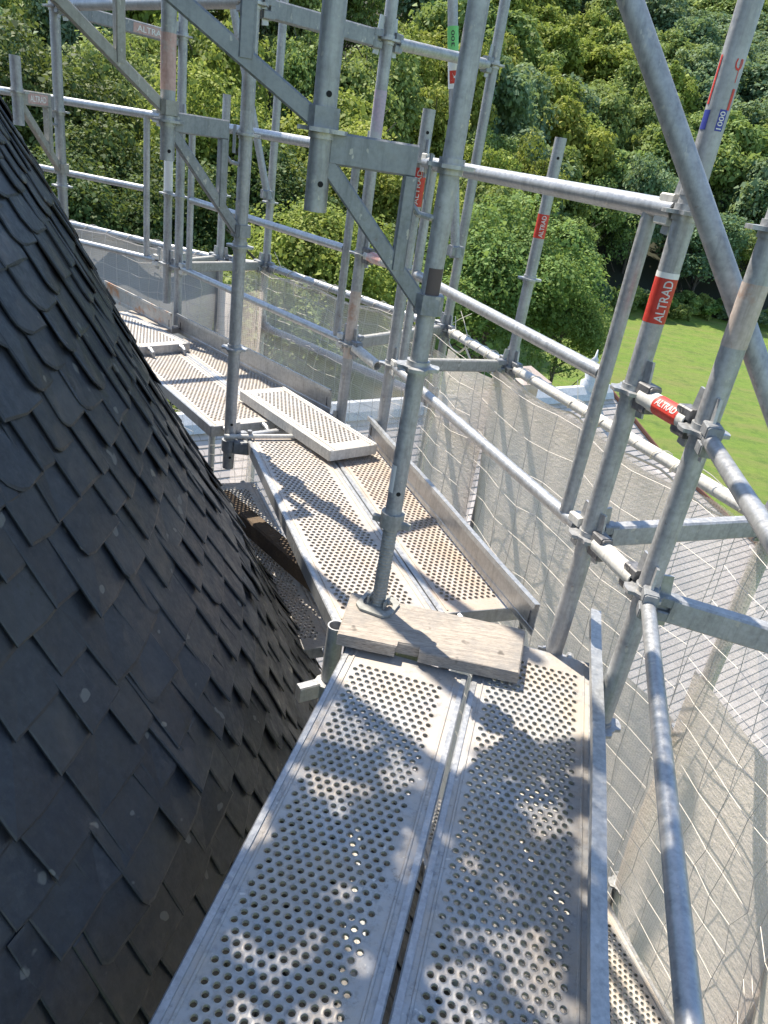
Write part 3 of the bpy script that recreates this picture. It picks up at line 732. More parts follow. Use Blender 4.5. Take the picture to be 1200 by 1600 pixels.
wrap_patch('violet_smear', V(*PF, 1.17), V(*PF, 1.37), .0247, 0, 2 * math.pi, M['violet'], F_)
wrap_patch('rusty_smear', V(*PF, .60), V(*PF, .30), .0247, 0, 2 * math.pi, M['bark_rust'], F_)
E1_ = standard('right one of the twin posts above the far end of the third toe board', PE1, .02, 2.75, (.365, .755, 1.145, 1.54))
wrap_patch('white_sleeve', V(*PE1, .80), V(*PE1, .93), .0247, 0, 2 * math.pi, M['tube_worn'], E1_)
E0_ = standard('left one of the twin posts, ending above the rusty toe board', PE0 + V(-.02, .05), .13, 1.30, (.365, .755, 1.145))
wrap_patch('white_sleeve', V(*(PE0 + V(-.02, .05)), .77), V(*(PE0 + V(-.02, .05)), .95), .0247, 0, 2 * math.pi, M['white_sleeve'], E0_)
L_ = standard('leftmost full post, its foot hidden behind the slates', PL, 0.0, 2.75, (.365, .755, 1.10, 1.54), m='tube_worn')
H_ = standard('short-topped outer post with a red sticker, in front of the bright maple', OH, -5.0, 1.310, (.365, .755, 1.145), holes=(1.235,))
I_ = standard('tall outer post seen just right of the nearest post', OI, -5.0, 2.75, (.365, 1.145, 1.58), m='tube_worn')
J_ = standard('outer post with a raking tube joined to it, behind the inner post', OJ, -5.0, 2.75, (.365, .755, 1.145), m='tube')
K_ = standard('outer post with a free top, behind the far bracket', OK, -5.0, 1.318, (.365, .755))
OCp = standard('outer post below the right hand transom, seen through the netting', OC, -5.0, .40, (.365, -.42, -1.2))
ODp = standard('outer post near the right edge carrying the curved net rail', OD, -5.0, 1.2, (.365, -.42, -1.2))
# stub of the inner post beside the near deck
st = thing('tube_stub', 'short open tube standing at the left end of the wooden board', 'tube', (-.078, 1.652, -.5))
mb = MB(); tube(mb, V(-.078, 1.652, -.5), V(-.078, 1.652, .012)); part('tube', mb, M['tube'], st)
mb = MB(); q = V(-.085, 1.640, -.19); box(mb, q + V(-.045, -.03, 0), (.06, .03, .05), .6); rod(mb, q + V(0, 0, -.02), q + V(0, 0, .02), .031); part('coupler', mb, M['rail'], st)
# hanging inner posts at the bracket tips
TA, TB, TL = PA + IN(PA) * .275, PB + IN(PB) * .293, PL + IN(PL) * .29
hangA = standard('hanging post with its bottom end free at the tip of the nearest bracket', TA, 1.035, 2.75, (1.19,), m='tube_worn', holes=(1.09, 1.255))
hangB = standard('hanging post with its drilled bottom end free left of the twin posts', TB, 1.03, 2.75, (1.15,), m='tube', holes=(1.06,))
wrap_patch('red_smear', V(*TB, 1.24), V(*TB, 1.40), .0247, 0, 2 * math.pi, M['red_faded'], hangB)
hangL = standard('short hanging post at the far left edge of the photo', TL, 1.02, 1.305, (1.16,), m='tube')
bracket('nearest dark grey triangular bracket, reaching left from the jack post', PA, TA, 1.160, .285, 'steel')
bracket('middle triangular bracket, reaching left from the inner post', PB, TB, 1.150, .33, 'steel')
bl = bracket('far left triangular bracket with a faded red sticker, above the slates', PL, TL, 1.140, .30, 'steel_warm')
# consoles of the lift above, raking up to the upper left
bracket('dark bracket above the nearest one, its raking strut crossing the top of the photo', TA, TA + IN(TA) * .80, 1.69, .48, 'steel', hook=False, kf=.2)
bracket('tan bracket above the middle one, at the top left', TB, TB + IN(TB) * .66, 1.68, .49, 'steel_warm', hook=False, kf=.24)

# raking braces
def brace(label, p0, p1, m='tube', ends=True):
    t = thing('diagonal_brace', label, 'diagonal brace', tuple(p0), 'diagonal brace tubes')
    mb = MB(); tube(mb, p0, p1, .0228); part('tube', mb, M[m], t)
    if ends:
        mb = MB(); d = unit(np.asarray(p1) - np.asarray(p0)); rod(mb, np.asarray(p0) - d * .0, np.asarray(p0) + d * .05, .032, 14); box(mb, np.asarray(p0) + d * .03, (.07, .05, .05), .6); part('coupler', mb, M['steel'], t)
    return t
b0, b1 = V(.303, 1.693, 1.488), V(.765, 1.500, .800); db = unit(b0 - b1)
brace('thick diagonal brace crossing in front of the red stickered post at the right', b1 - db * .55, b0 + db * .9, ends=False)
bi0, bi1 = V(.150, 3.905, .735), V(-.070, 3.90, 1.84); di = unit(bi1 - bi0)
BI = brace('slim brace with green and white stickers, left of the tall outer post', bi0, bi1 + di * .6)
bj0, bj1 = V(-1.035, 4.99, .775), V(-1.305, 4.93, 1.79); brace('slim brace rising left from the outer post behind the inner post', bj0, bj1 + unit(bj1 - bj0) * .5)
def zpt(p0, d, z): return np.asarray(p0) + d * (z - p0[2]) / d[2]
for (za, zb, mm, nm) in ((1.60, 1.692, 'green', 'green_sticker'), (1.455, 1.598, 'white_sleeve', 'white_sticker'), (1.475, 1.525, 'red', 'red_square')):
    pa, pb = zpt(bi0, di, za), zpt(bi0, di, zb)
    if nm == 'red_square': fa = face_ang(pa, di); wrap_patch(nm, pa, pb, .0252, fa - .75, fa + .75, M[mm], BI)
    else: wrap_patch(nm, pa, pb, .0246, 0, 2 * math.pi, M[mm], BI)
pa = zpt(bi0, di, 1.615); wrap_text('number', '300', pa, di, .0252, face_ang(pa, di), .062, .016, M['black'], BI)
pa = zpt(bi0, di, 1.482); fa = face_ang(pa, di); mb = MB(); dd_, sd_, ud_ = frame(di)
pr = lambda u, v: pa + di * u + .0258 * (math.cos(fa + v / .0258) * sd_ + math.sin(fa + v / .0258) * ud_)
mb.add([pr(.004, .010), pr(.018, -.002), pr(.034, .006), pr(.026, -.012), pr(.012, -.010)], [(0, 1, 2, 3, 4)]); build('white_arrow', mb, M['white'], BI)

# stickers with lettering
def sticker(t, xy, za, zb, tilt=0, word='ALTRAD', m='red', h=.019, frac=.9, band=None):
    fa = face_ang(V(*xy, (za + zb) / 2), V(0, 0, 1)) + tilt
    wrap_patch('red_sticker', V(*xy, za), V(*xy, zb), .0247, 0, 2 * math.pi, M[m], t)
    if band: wrap_patch('white_band', V(*xy, zb), V(*xy, zb + band), .02465, 0, 2 * math.pi, M['white_sleeve'], t)
    L = (zb - za)
    wrap_text('lettering', word, V(*xy, za + L * (1 - frac) / 2), V(0, 0, 1), .0251, fa, L * frac, h, M['white'], t)
zC = lambda py: PD_  # (kept for readability)
sticker(C_, PC, .915, 1.012, tilt=-.35, band=.012, h=.021, frac=.92)
sticker(H_, OH, .925, 1.020, tilt=-.2, h=.019)
sticker(G_, PG, .99, 1.125, tilt=0, h=.018)
# remnants of stickers on the upper part of the same post
fa = face_ang(V(*PC, 1.36), V(0, 0, 1)); dz = V(0, 0, 1)
for (za, zb, o0, o1, mm) in ((1.300, 1.335, .55, 1.25, 'blue'), (1.300, 1.338, -.85, -.2, 'blue'), (1.338, 1.375, -1.0, -.72, 'red'), (1.345, 1.43, .95, 1.2, 'red'), (1.385, 1.425, -.75, -.68, 'red')):
    wrap_patch('sticker_remnant', V(*PC, za), V(*PC, zb), .0247, fa + o0, fa + o1, M[mm], C_)
wrap_text('number', '1000', V(*PC, 1.303), dz, .0251, fa - .5, .032, .011, M['white'], C_)
wrap_text('lettering', 'C', V(*PC, 1.405), dz, .0250, fa - .6, .020, .016, M['red'], C_)

# ================================================================== LEDGERS AND RAILS
Nn = (.365, .755, 1.145)
def at(p, z): return V(p[0], p[1], z)
E_near = PD_ - d1 * 1.515
ledger('lower near hand rail banded with shade, along the right side of the near deck', at(PD_, .365), P(1078, 1600, .365) - .7 * unit(at(PD_, .365) - P(1078, 1600, .365)), m='rail', r=.0160)
ledger('upper near hand rail banded with shade, leaving at the right photo edge', at(PD_, .755), at(PD_, .755) + 1.5 * unit(P(1200, 832, .755) - at(PD_, .755)), m='rail', r=.0160)
# short links between the twin posts of a corner
lk = ledger('short link tube with a white and red sticker between the two right hand posts', at(PC, .755), at(PD_, .755), m='rail_white', group='short links between twin posts', head_mat='dark_cast', gap=.045)
d = unit(at(PD_, .755) - at(PC, .755)); q0 = at(PC, .755) + d * .105; q1_ = at(PC, .755) + d * .19
wrap_patch('red_sticker', q0, q1_, .0227, 0, 2 * math.pi, M['red'], lk)
wrap_text('lettering', 'ALTRAD', q0 + d * .008, d, .0231, face_ang(q0, d) + .25, .07, .016, M['white'], lk)
ledger('short white-splashed link tube at the foot of the two right hand posts', at(PC, .365), at(PD_, .365), m='rail_white', group='short links between twin posts', head_mat='dark_cast', gap=.045)
lk = ledger('short link tube with worn red sticker between two outer posts left of the jack post', at(PF, .755), at(PG, .755), m='rail_white', group='short links between twin posts', gap=.045, head_mat='dark_cast')
d = unit(at(PG, .755) - at(PF, .755)); wrap_patch('worn_sticker', at(PF, .755) + d * .07, at(PF, .755) + d * .17, .0227, 0, 2 * math.pi, M['red_worn'], lk)
ledger('short white link tube swung down below the violet smeared post', at(PF, .365), at(PF, .365) + (P(590, 572, .33) - at(PF, .365)) * 1.0, m='rail_white', heads=(1, 0), group='short links between twin posts', gap=.045)
# guard frames
def guard_frame(label, pa, pb, inset_a, inset_b, zt=1.145, m='rail', zb=.365, post='tube', bot=True, top=True):
    pa, pb = V(*pa), V(*pb); d = unit(pb - pa); a, b = pa + d * inset_a, pb - d * inset_b
    t = thing('guardrail', label, 'guard frame', (a[0], a[1], zb), 'guard frames between the posts')
    if top: mb = MB(); tube(mb, at(pa + d * .05, zt), at(pb - d * .03, zt), .0225); part('top_rail', mb, M[m], t)
    mb = MB(); tube(mb, at(a + d * .012, .755), at(b - d * .012, .755), .0180); part('middle_rail', mb, M[m], t)
    mb = MB(); tube(mb, at(pa + d * .055, zb), at(pb - d * .055, zb), .0180); part('bottom_rail', mb, M[m], t)
    for q in (a, b): mb = MB(); tube(mb, at(q, zb + .012), at(q, zt - .012), .0180, 16); part('end_post', mb, M[post], t)
    for q, dd in ((at(pa, zb), d), (at(pb, zb), -d), (at(pa, zt), d), (at(pb, zt), -d)):
        if not top and q[2] == zt: continue
        hd, wg = MB(), MB(); wedge_head(hd, wg, q, at(dd, 0)); ho = part('wedge_head', hd, M['rail_white'], t); part('wedge', wg, M['rail'], ho)
    return t
guard_frame('guard frame beside the rusty deck, from the jack post to the red stickered post', PG, PC, .115, .115)
guard_frame('guard frame in front of the near bushy tree, beside the far deck', PE1, PF, .13, .10)
wl = at(P(112, 374, .365)[:2], 0)[:2]; wl = PE0 + unit(P(130, 381, .365)[:2] - PE0) * 1.55
guard_frame('guard frame at the upper left, ending behind the slates', wl, PE0 + V(-.05, .08), .1, .13)
ledger('level tube along the very top of the photo, leaving from the leftmost post', at(PL, 1.545), at(PB, 1.545), m='tube', group='high ledgers')
ledger('round tube reaching outwards at the top from the violet smeared post', at(PF, 1.535), at(OI, 1.575), m='tube', group='high ledgers')
transom('box beam at the top from the inner post to the violet smeared post', at(PF, 1.535), at(PB, 1.535), m='steel', h=.06)
tr = transom('box beam with a faded red sticker at the top left', at(PE1, 1.52), at(PL, 1.545), m='steel', h=.06)
def side_label(tr, a, b, f0, f1, m, h=.044, off=.0170, word=None):
    a, b = np.asarray(a, float), np.asarray(b, float); d, s, u = frame(b - a); s = s if s.dot(EYE - a) > 0 else -s
    p, q = a + (b - a) * f0 + s * off, a + (b - a) * f1 + s * off
    mb = MB(); mb.add([p - u * h / 2, q - u * h / 2, q + u * h / 2, p + u * h / 2], [(0, 1, 2, 3)]); build('faded_sticker', mb, M[m], tr)
    if word:
        v, f = text_mesh(word); L = v[:, 0].max(); Hh = v[:, 1].max()
        if np.cross(q - p, u).dot(EYE - a) < 0: p, q = q, p
        dd = unit(q - p); ln = np.linalg.norm(q - p); mb = MB(); mb.add(p + dd * ln * .1 + (v[:, :1] / L * ln * .8) * dd + ((v[:, 1:2] / Hh - .5) * h * .6) * u + s * .0008, f); build('lettering', mb, M['white_sleeve'], tr)
side_label(tr, at(PE1, 1.52), at(PL, 1.545), .12, .42, 'red_faded', word='ALTRAD')
side_label(bl, at(PL, 1.140), at(TL, 1.140), .34, .82, 'red_faded', word='ALTRAD', off=.0160)
# transoms outwards at the foot
transom('pale box beam reaching right from the red stickered post', at(PC, .365), at(OC, .365), m='tube', h=.058, w=.036)
transom('box beam with a sunlit white top edge at the right edge of the photo', at(PD_, .340), at(OD, .30), m='tube', h=.064, w=.036)
transom('box beam behind the nearest post, reaching to the short-topped outer post', at(PG, .365), at(OH, .365), m='steel_warm', h=.052)
transom('box beam left of the nearest post, reaching to the tall outer post', at(PF, .365), at(OI, .365), m='steel_warm', h=.052)
transom('box beam behind the inner post, from the twin posts to the outer post', at(PE1, .365), at(OJ, .365), m='steel_warm', h=.055)
transom('short box beam from the twin posts to the outer post behind the far bracket', at(PE0, .365), at(OK, .365), m='steel_warm', h=.052)
transom('shaded transom carrying the far ends of the second and third deck', at(PB, -.03), at(PF, -.03), m='rail', h=.045)
transom('transom under the wooden board, carrying the ends of the near planks', V(-.02, 1.70, -.075), at(PC, -.075), m='steel', h=.045)
mb = MB(); a, b = P(350, 682, .005), P(470, 682, .005); tube(mb, a, b, .010, 12, wall=.002); solo('locking_tube', mb, M['rail_white'], 'pale thin tube lying across the end of the second deck', 'tube')
cb = thing('swivel_coupler', 'dark swivel coupler clamped on the inner post at the corner of the far deck', 'coupler', at(PB, -.06))
mb = MB(); rod(mb, at(PB, -.075), at(PB, -.025), .032, 18); box(mb, at(PB, -.05) + V(.055, -.005, 0), (.06, .045, .055), .1); part('clamp', mb, M['steel'], cb)
mb = MB(); rod(mb, at(PB, -.08) + V(.085, 0, 0), at(PB, .03) + V(.085, 0, 0), .010, 10); part('bolt', mb, M['steel'], cb)

# ================================================================== OUTER RAILS, NETS, ROPES
OL = P(112, 350, .365); OL = OK + unit(OL[:2] - OK) * 1.9
ON = OD - d1 * 1.7
outer = [(OL, OK, 'far left outer net rail beyond the slates', 'rail'), (OK, OJ, 'short outer rail behind the far bracket', 'rail'),
         (OJ, OI, 'long outer net rail in front of the bushy tree', 'rail'), (OI, OH, 'outer net rail behind the nearest post, wound with loose cord', 'rail_white'),
         (OH, OC, 'white outer net rail above the pale slate roof', 'rail_white'), (OC, OD, 'short outer rail at the right edge of the photo', 'rail_white'), (OD, ON, 'outer net rail right of the near deck, outside the photo edge', 'rail_white')]
for a, b, lb, mm in outer: ledger(lb, at(a, .365), at(b, .365), m=mm, group='outer rails that carry the netting')
for a, b, lb in ((OJ, OI, 'blue-grey lower outer rail seen through the netting beside the far deck'), (OI, OH, 'lower outer rail seen through the netting behind the nearest post')):
    ledger(lb, at(a, -.03), at(b, -.03), m='tube', group='lower outer rails')
def net(label, a, b, zt, zb, mats, inset=.05, seed=0, grid=.085, belly=.10, cover=None, base_in=0.0, cords=True, fold=1.0, cord_off=.035, group='debris nets hung on the outer rails'):
    """hanging cloth with folds, plus the knotted square cord net over it"""
    R_ = np.random.default_rng(seed); a, b = V(*a), V(*b); d = unit(b - a); nrm = V(d[1], -d[0]); 
    if nrm.dot(AX - a) > 0: nrm = -nrm
    L = np.linalg.norm(b - a); Ht = zt - zb; nu, nv = max(8, int(L / .035)), max(8, int(Ht / .05))
    t = thing('debris_net', label, 'debris net', ((a[0] + b[0]) / 2, (a[1] + b[1]) / 2, zb), group)
    ph = R_.uniform(0, 6, 8); fr = R_.uniform(1.2, 5, 4)
    def surf(u, v):
        s = -inset - belly * math.sin(math.pi * min(1, v * 1.2)) * math.sin(math.pi * u) * .6
        s += fold * .018 * math.sin(fr[0] * u * L * 3 + ph[0] + 2 * v * Ht) * (.3 + v) + fold * .014 * math.sin(fr[1] * u * L * 6 + ph[1] - 3 * v * Ht) + fold * .010 * math.sin(7 * v * Ht + ph[2] + 5 * u)
        s -= base_in * v
        dz = .012 * math.sin(u * L * 9 + ph[3]) * (1 - v)
        p = a + d * u * L + nrm * s; return V(p[0], p[1], zt - v * Ht + dz)
    vs = [surf(i / nu, j / nv) for j in range(nv + 1) for i in range(nu + 1)]
    def sheet(nm, m, u0, u1, v0, v1, off=0.0):
        i0, i1, j0, j1 = int(u0 * nu), int(u1 * nu), int(v0 * nv), int(v1 * nv)
        mb = MB(); idx = {}; vv = []; fs = []; uvs = []
        for j in range(j0, j1 + 1):
            for i in range(i0, i1 + 1): idx[(i, j)] = len(vv); p = vs[j * (nu + 1) + i] + V(*(nrm * off), 0); vv.append(p)
        for j in range(j0, j1):
            for i in range(i0, i1):
                fs.append((idx[(i, j)], idx[(i + 1, j)], idx[(i + 1, j + 1)], idx[(i, j + 1)])); uvs += [(x / nu * L, y / nv * Ht) for x, y in ((i, j), (i + 1, j), (i + 1, j + 1), (i, j + 1))]
        mb.add(vv, fs); o = build(nm, mb, M[m], t, smooth=True); l = o.data.uv_layers.new(name='uv'); l.data.foreach_set('uv', [c for q in uvs for c in q])
    for (nm, m, u0, u1, v0, v1, off) in mats: sheet(nm, m, u0, u1, v0, v1, off)
    if cords:
        mb = MB(); jit = lambda: R_.normal(0, .007)
        def pt(x, y):
            p = surf(min(1, max(0, x / L)), min(1, max(0, y / Ht))); return p - V(*(nrm * cord_off), 0)
        nx, ny = int(L / grid), int(Ht / grid); gx = [[(i * grid + jit() + .012 * math.sin(j * .7 + i), j * grid + jit()) for j in range(ny + 1)] for i in range(nx + 1)]
        for i in range(nx + 1): path_tube(mb, [pt(*gx[i][j]) for j in range(ny + 1)], .0012, 4)
        for j in range(ny + 1): path_tube(mb, [pt(*gx[i][j]) for i in range(nx + 1)], .0012, 4)
        build('cord_net', mb, M['cord'], t)
    return t
net('dense grey net sheet with a frayed edge, at the far left beyond the slates', OL, OK, .36, -1.3, [('mesh_sheet', 'net_sheet', 0, 1, 0.02, .55, 0)], seed=1, grid=.10, belly=.05)
net('frayed end of the grey net, hanging between the twin posts and the outer post', OK, OJ, .36, -1.3, [('mesh_sheet', 'net_dense', 0, .62, .12, .5, 0), ('thin_mesh', 'net', .62, 1, .02, 1, 0)], seed=2, grid=.09, belly=.03)
net('thin see-through net with green trees behind it, beside the far deck', OJ, OI, .35, -3.4, [('thin_mesh', 'net', 0, 1, 0, 1, 0)], seed=3, grid=.09, belly=.06)
net('thin net over the roof ridge, behind the nearest post', OI, OH, .35, -3.4, [('thin_mesh', 'net', 0, 1, 0.03, 1, 0), ('doubled_mesh', 'net_dense', .30, 1, .02, 1, -.02)], seed=4, grid=.12, belly=.04, fold=.2, cord_off=.075)
net('doubled grey net over the pale roof, between the two stickered posts', OH, OC, .34, -3.6, [('thin_mesh', 'net', 0, 1, 0, 1, 0), ('doubled_mesh', 'net_dense', .0, .80, .0, 1, -.03), ('doubled_mesh', 'net_dense', .80, 1, .2, 1, -.03)], seed=5, grid=.15, belly=.06, base_in=-.30, fold=.2, cord_off=.075)
net('thin white net in the bottom right, below the sunlit box beam', OC, OD, .33, -3.6, [('thin_mesh', 'net', 0, 1, 0, 1, 0), ('doubled_mesh', 'net_dense', 0, 1, .14, 1, -.03)], seed=6, grid=.11, belly=.0, base_in=-.14, fold=.5, cord_off=.075)
net('white net beside the near hand rail, gathered in folds at the bottom right', OD, ON, .33, -3.6, [('thin_mesh', 'net', 0, 1, 0, 1, 0), ('doubled_mesh', 'net_dense', 0, 1, .05, 1, -.03)], seed=7, grid=.11, belly=.02, base_in=-.12, fold=1.3, cord_off=.075)
# cords that lash the nets to the rails
def lashing(label, a, b, z, turns, r=.027, rr=.0035, tails=2, seed=0, sag=.02):
    R_ = random.Random(seed); a, b = at(V(*a[:2]), z), at(V(*b[:2]), z); d, s, u = frame(b - a); n = turns * 10; pts = []
    for i in range(n + 1):
        f = i / n; an = i / 10 * 2 * math.pi + R_.gauss(0, .15); pts.append(a + (b - a) * f + (r + .004 * math.sin(f * 20)) * (math.cos(an) * s + math.sin(an) * u))
    mb = MB(); path_tube(mb, pts, rr * .6, 5)
    k = 28; path_tube(mb, [a + (b - a) * (i / k) - u * (.034 + sag * abs(math.sin(i / k * math.pi * 3)) + R_.uniform(0, .008)) - s * .012 for i in range(k + 1)], rr * 1.6, 6)
    for j in range(tails):
        p = a + (b - a) * R_.random(); v = V(R_.gauss(0, .5), R_.gauss(0, .5), R_.uniform(.4, 1)); v = unit(v) * R_.uniform(.08, .16)
        path_tube(mb, [p + u * .02, p + u * .02 + v * .5, p + u * .02 + v + V(0, 0, -.01)], rr * .55, 5)
    return solo('lashing_rope', mb, M['rope'], label, 'rope', 'ropes lashing the nets to the rails')
lashing('pale rope wound along the white outer rail above the pale roof', OH, OC, .365, 15, tails=3, seed=1, sag=.035, r=.0245, rr=.0028)
lashing('rope lashing on the outer rail behind the nearest post', OI, OH, .365, 7, tails=3, seed=2, sag=.05)
lashing('rope lashing along the outer rail in front of the bushy tree', OJ, OI, .365, 12, tails=1, seed=3)
lashing('rope lashing on the far left outer rail beyond the slates', OL, OK, .365, 10, tails=1, seed=4)
lashing('rope tied round the short outer rail at the right edge', OC, OD, .365, 6, tails=1, seed=5)
#SECTION3
# ================================================================== ROOFS BELOW
RD = unit(V(.79, .61)); SD = unit(V(.61, -.79))                      # along the ridge, down the near slope
def church_roof():
    r1 = V(4.04, 14.71); r0 = r1 - RD * 16; zr = -2.5
    t = thing('church_roof', 'pale slate church roof with a light lead ridge, below the netting', 'roof', (r1[0], r1[1], -14))
    p1, k1, p2 = math.tan(math.radians(42)), 1.25, math.tan(math.radians(33)); run2 = 9.0
    def slope_mesh(nm, m, o, al, dn, L, hip0, hip1, rows=.115):
        """stepped slate courses running down from the line o..o+al*L"""
        mb = MB(); uvs = []; s = 0.0; z = zr; k = 0; vs = []; fs = []; run = 0
        while run < k1 + run2:
            tp = p1 if run < k1 else p2; c = math.cos(math.atan(tp)); dr = rows * c; dz = rows * c * tp
            for (rr, zz, lf) in ((run, z, 0), (run + dr, z - dz, .010)):
                e0, e1 = hip0 * rr, L + hip1 * rr
                for e_ in (e0, e1):
                    p = o + al * e_ + dn * rr; vs.append(V(p[0], p[1], zz + lf))
            b = k * 4; fs.append((b, b + 1, b + 3, b + 2)); uvs += [(e0, k * rows + .0005), (e1, k * rows + .0005), (e1, k * rows + .1145), (e0, k * rows + .1145)]
            if k: fs.append((b - 2, b - 1, b + 1, b)); uvs += [(e0, k * rows), (e1, k * rows), (e1, k * rows + .001), (e0, k * rows + .001)]
            run += dr; z -= dz; k += 1
        mb.add(vs, fs); ob = build(nm, mb, M[m], t); l = ob.data.uv_layers.new(name='uv'); l.data.foreach_set('uv', [c for q in uvs for c in q]); return z
    zb = slope_mesh('near_slope', 'roof', r0, RD, SD, 16, 0, .62)
    mb = MB(); uvs = []; rs = [0, .4, .8, k1, 2.5, 4, 6, 8, 10.2]; zf = lambda rr: zr - (min(rr, k1) * p1 + max(0, rr - k1) * p2); vs = []; fs = []
    for rr in rs:
        for sg in (1, -1): q = r1 + RD * .62 * rr + SD * rr * sg; vs.append(V(q[0], q[1], zf(rr)))
    for i_ in range(len(rs) - 1):
        fs.append((2 * i_, 2 * i_ + 2, 2 * i_ + 3, 2 * i_ + 1)); uvs += [(rs[i_], rs[i_]), (rs[i_ + 1], rs[i_ + 1]), (-rs[i_ + 1], rs[i_ + 1]), (-rs[i_], rs[i_])]
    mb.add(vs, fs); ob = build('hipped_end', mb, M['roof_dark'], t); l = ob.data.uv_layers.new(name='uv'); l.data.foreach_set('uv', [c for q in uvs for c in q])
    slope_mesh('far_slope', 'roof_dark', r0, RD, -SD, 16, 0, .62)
    mb = MB(); sweep(mb, V(*r0, zr + .03), V(*r1, zr + .03), [(-.22, -.17), (-.16, -.06), (-.05, .06), (.05, .06), (.16, -.06), (.22, -.17)]); build('ridge_cap', mb, M['lead'], t)
    # verge along the hip
    pts = [V(*r1, zr + .02)]
    for rr in (.4, k1, 3.0, 6.0, 10.2):
        z = zr - (min(rr, k1) * p1 + max(0, rr - k1) * p2); q = r1 + RD * .62 * rr + SD * rr; pts.append(V(q[0], q[1], z + .03))
    mb = MB(); path_tube(mb, pts, .045, 8); build('hip_trim', mb, M['verge'], t)
    # finial on the ridge end
    mb = MB(); n = 14; pr_ = [(.16, 0), (.17, .16), (.10, .22), (.13, .34), (.05, .42), (.04, .55), (.08, .60), (.03, .66), (.012, .80)]
    vs = []; fs = []
    for (r, h) in pr_: vs += [V(r1[0] - RD[0] * .62 + r * math.cos(2 * math.pi * i / n), r1[1] - RD[1] * .62 + r * math.sin(2 * math.pi * i / n), zr + h) for i in range(n)]
    for k in range(len(pr_) - 1): fs += [(k * n + i, k * n + (i + 1) % n, (k + 1) * n + (i + 1) % n, (k + 1) * n + i) for i in range(n)]
    fs.append(tuple(range((len(pr_) - 1) * n, len(pr_) * n))); mb.add(vs, fs); build('finial', mb, M['lead'], t, smooth=True)
    # walls under the roof
    q = [r0 + RD * 1 + SD * 9.4, r1 + RD * 5 + SD * 9.4, r1 + RD * 5 - SD * 9.4, r0 + RD * 1 - SD * 9.4]
    mb = MB(); mb.add([V(*p, z) for z in (-14, zb + .3) for p in q], [(i, (i + 1) % 4, 4 + (i + 1) % 4, 4 + i) for i in range(4)]); build('wall', mb, M['render'], t)
church_roof()
def chimney():
    c = PD(818, 590, 12.5); z = c[2]; t = thing('chimney', 'small sandstone chimney with a pitched cap, behind the post with the short top', 'chimney', (c[0], c[1], z - 3))
    mb = MB(); box(mb, V(c[0], c[1], z - 1.55), (.40, .40, 2.9), .7); part('shaft', mb, M['stone'], t)
    mb = MB(); h = .34; rot = .7; ca, sa = math.cos(rot), math.sin(rot); R2 = lambda x, y, zz: V(c[0] + x * ca - y * sa, c[1] + x * sa + y * ca, z + zz)
    mb.add([R2(-h, -h, -.1), R2(h, -h, -.1), R2(h, h, -.1), R2(-h, h, -.1), R2(-h, -h, 0), R2(h, -h, 0), R2(h, h, 0), R2(-h, h, 0), R2(-.12, 0, .2), R2(.12, 0, .2)],
           [(3, 2, 1, 0), (0, 1, 5, 4), (1, 2, 6, 5), (2, 3, 7, 6), (3, 0, 4, 7), (4, 5, 9, 8), (6, 7, 8, 9), (5, 6, 9), (7, 4, 8)]); build('cap', mb, M['stone'], t)
chimney()

# ================================================================== TERRAIN
def y_edge(x): return float(np.interp(x, [-80, -30, -8, 6, 22, 45, 90], [30, 36, 46, 72, 98, 104, 112]))
def zg(x, y):
    h = max(0.0, y - y_edge(x)); return -14 + .40 * h - .00022 * h * h + 1.2 * math.sin(x * .05 + y * .03) * min(1, h / 30)
def terrain():
    xs = np.concatenate([np.linspace(-900, -170, 8), np.linspace(-150, 230, 77), np.linspace(250, 1000, 8)]); ys = np.concatenate([np.linspace(-300, 0, 6), np.linspace(5, 420, 84), np.linspace(450, 1200, 8)])
    vs = [(x, y, zg(x, min(y, 700))) for y in ys for x in xs]; n = len(xs); mb = MB(); fs = [(j * n + i, j * n + i + 1, (j + 1) * n + i + 1, (j + 1) * n + i) for j in range(len(ys) - 1) for i in range(n - 1)]
    mb.add(vs, fs); o = build('ground', mb, [M['grass'], M['floor']], smooth=True)
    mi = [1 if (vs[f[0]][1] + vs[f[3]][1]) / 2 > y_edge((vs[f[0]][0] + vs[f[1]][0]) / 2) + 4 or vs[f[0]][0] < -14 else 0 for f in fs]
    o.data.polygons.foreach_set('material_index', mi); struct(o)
terrain()
def mesh_np(name, v, k, m, tone=None):
    me = bpy.data.meshes.new(name); n = len(v); nf = n // k
    me.vertices.add(n); me.vertices.foreach_set('co', v.astype(np.float32).ravel()); me.loops.add(n); me.loops.foreach_set('vertex_index', np.arange(n, dtype=np.int32))
    me.polygons.add(nf); me.polygons.foreach_set('loop_start', np.arange(0, n, k, dtype=np.int32)); me.polygons.foreach_set('loop_total', np.full(nf, k, np.int32))
    if m: me.materials.append(m)
    if tone is not None: at_ = me.attributes.new('tone', 'FLOAT', 'POINT'); at_.data.foreach_set('value', np.repeat(tone, k).astype(np.float32))
    me.update(calc_edges=True); return me

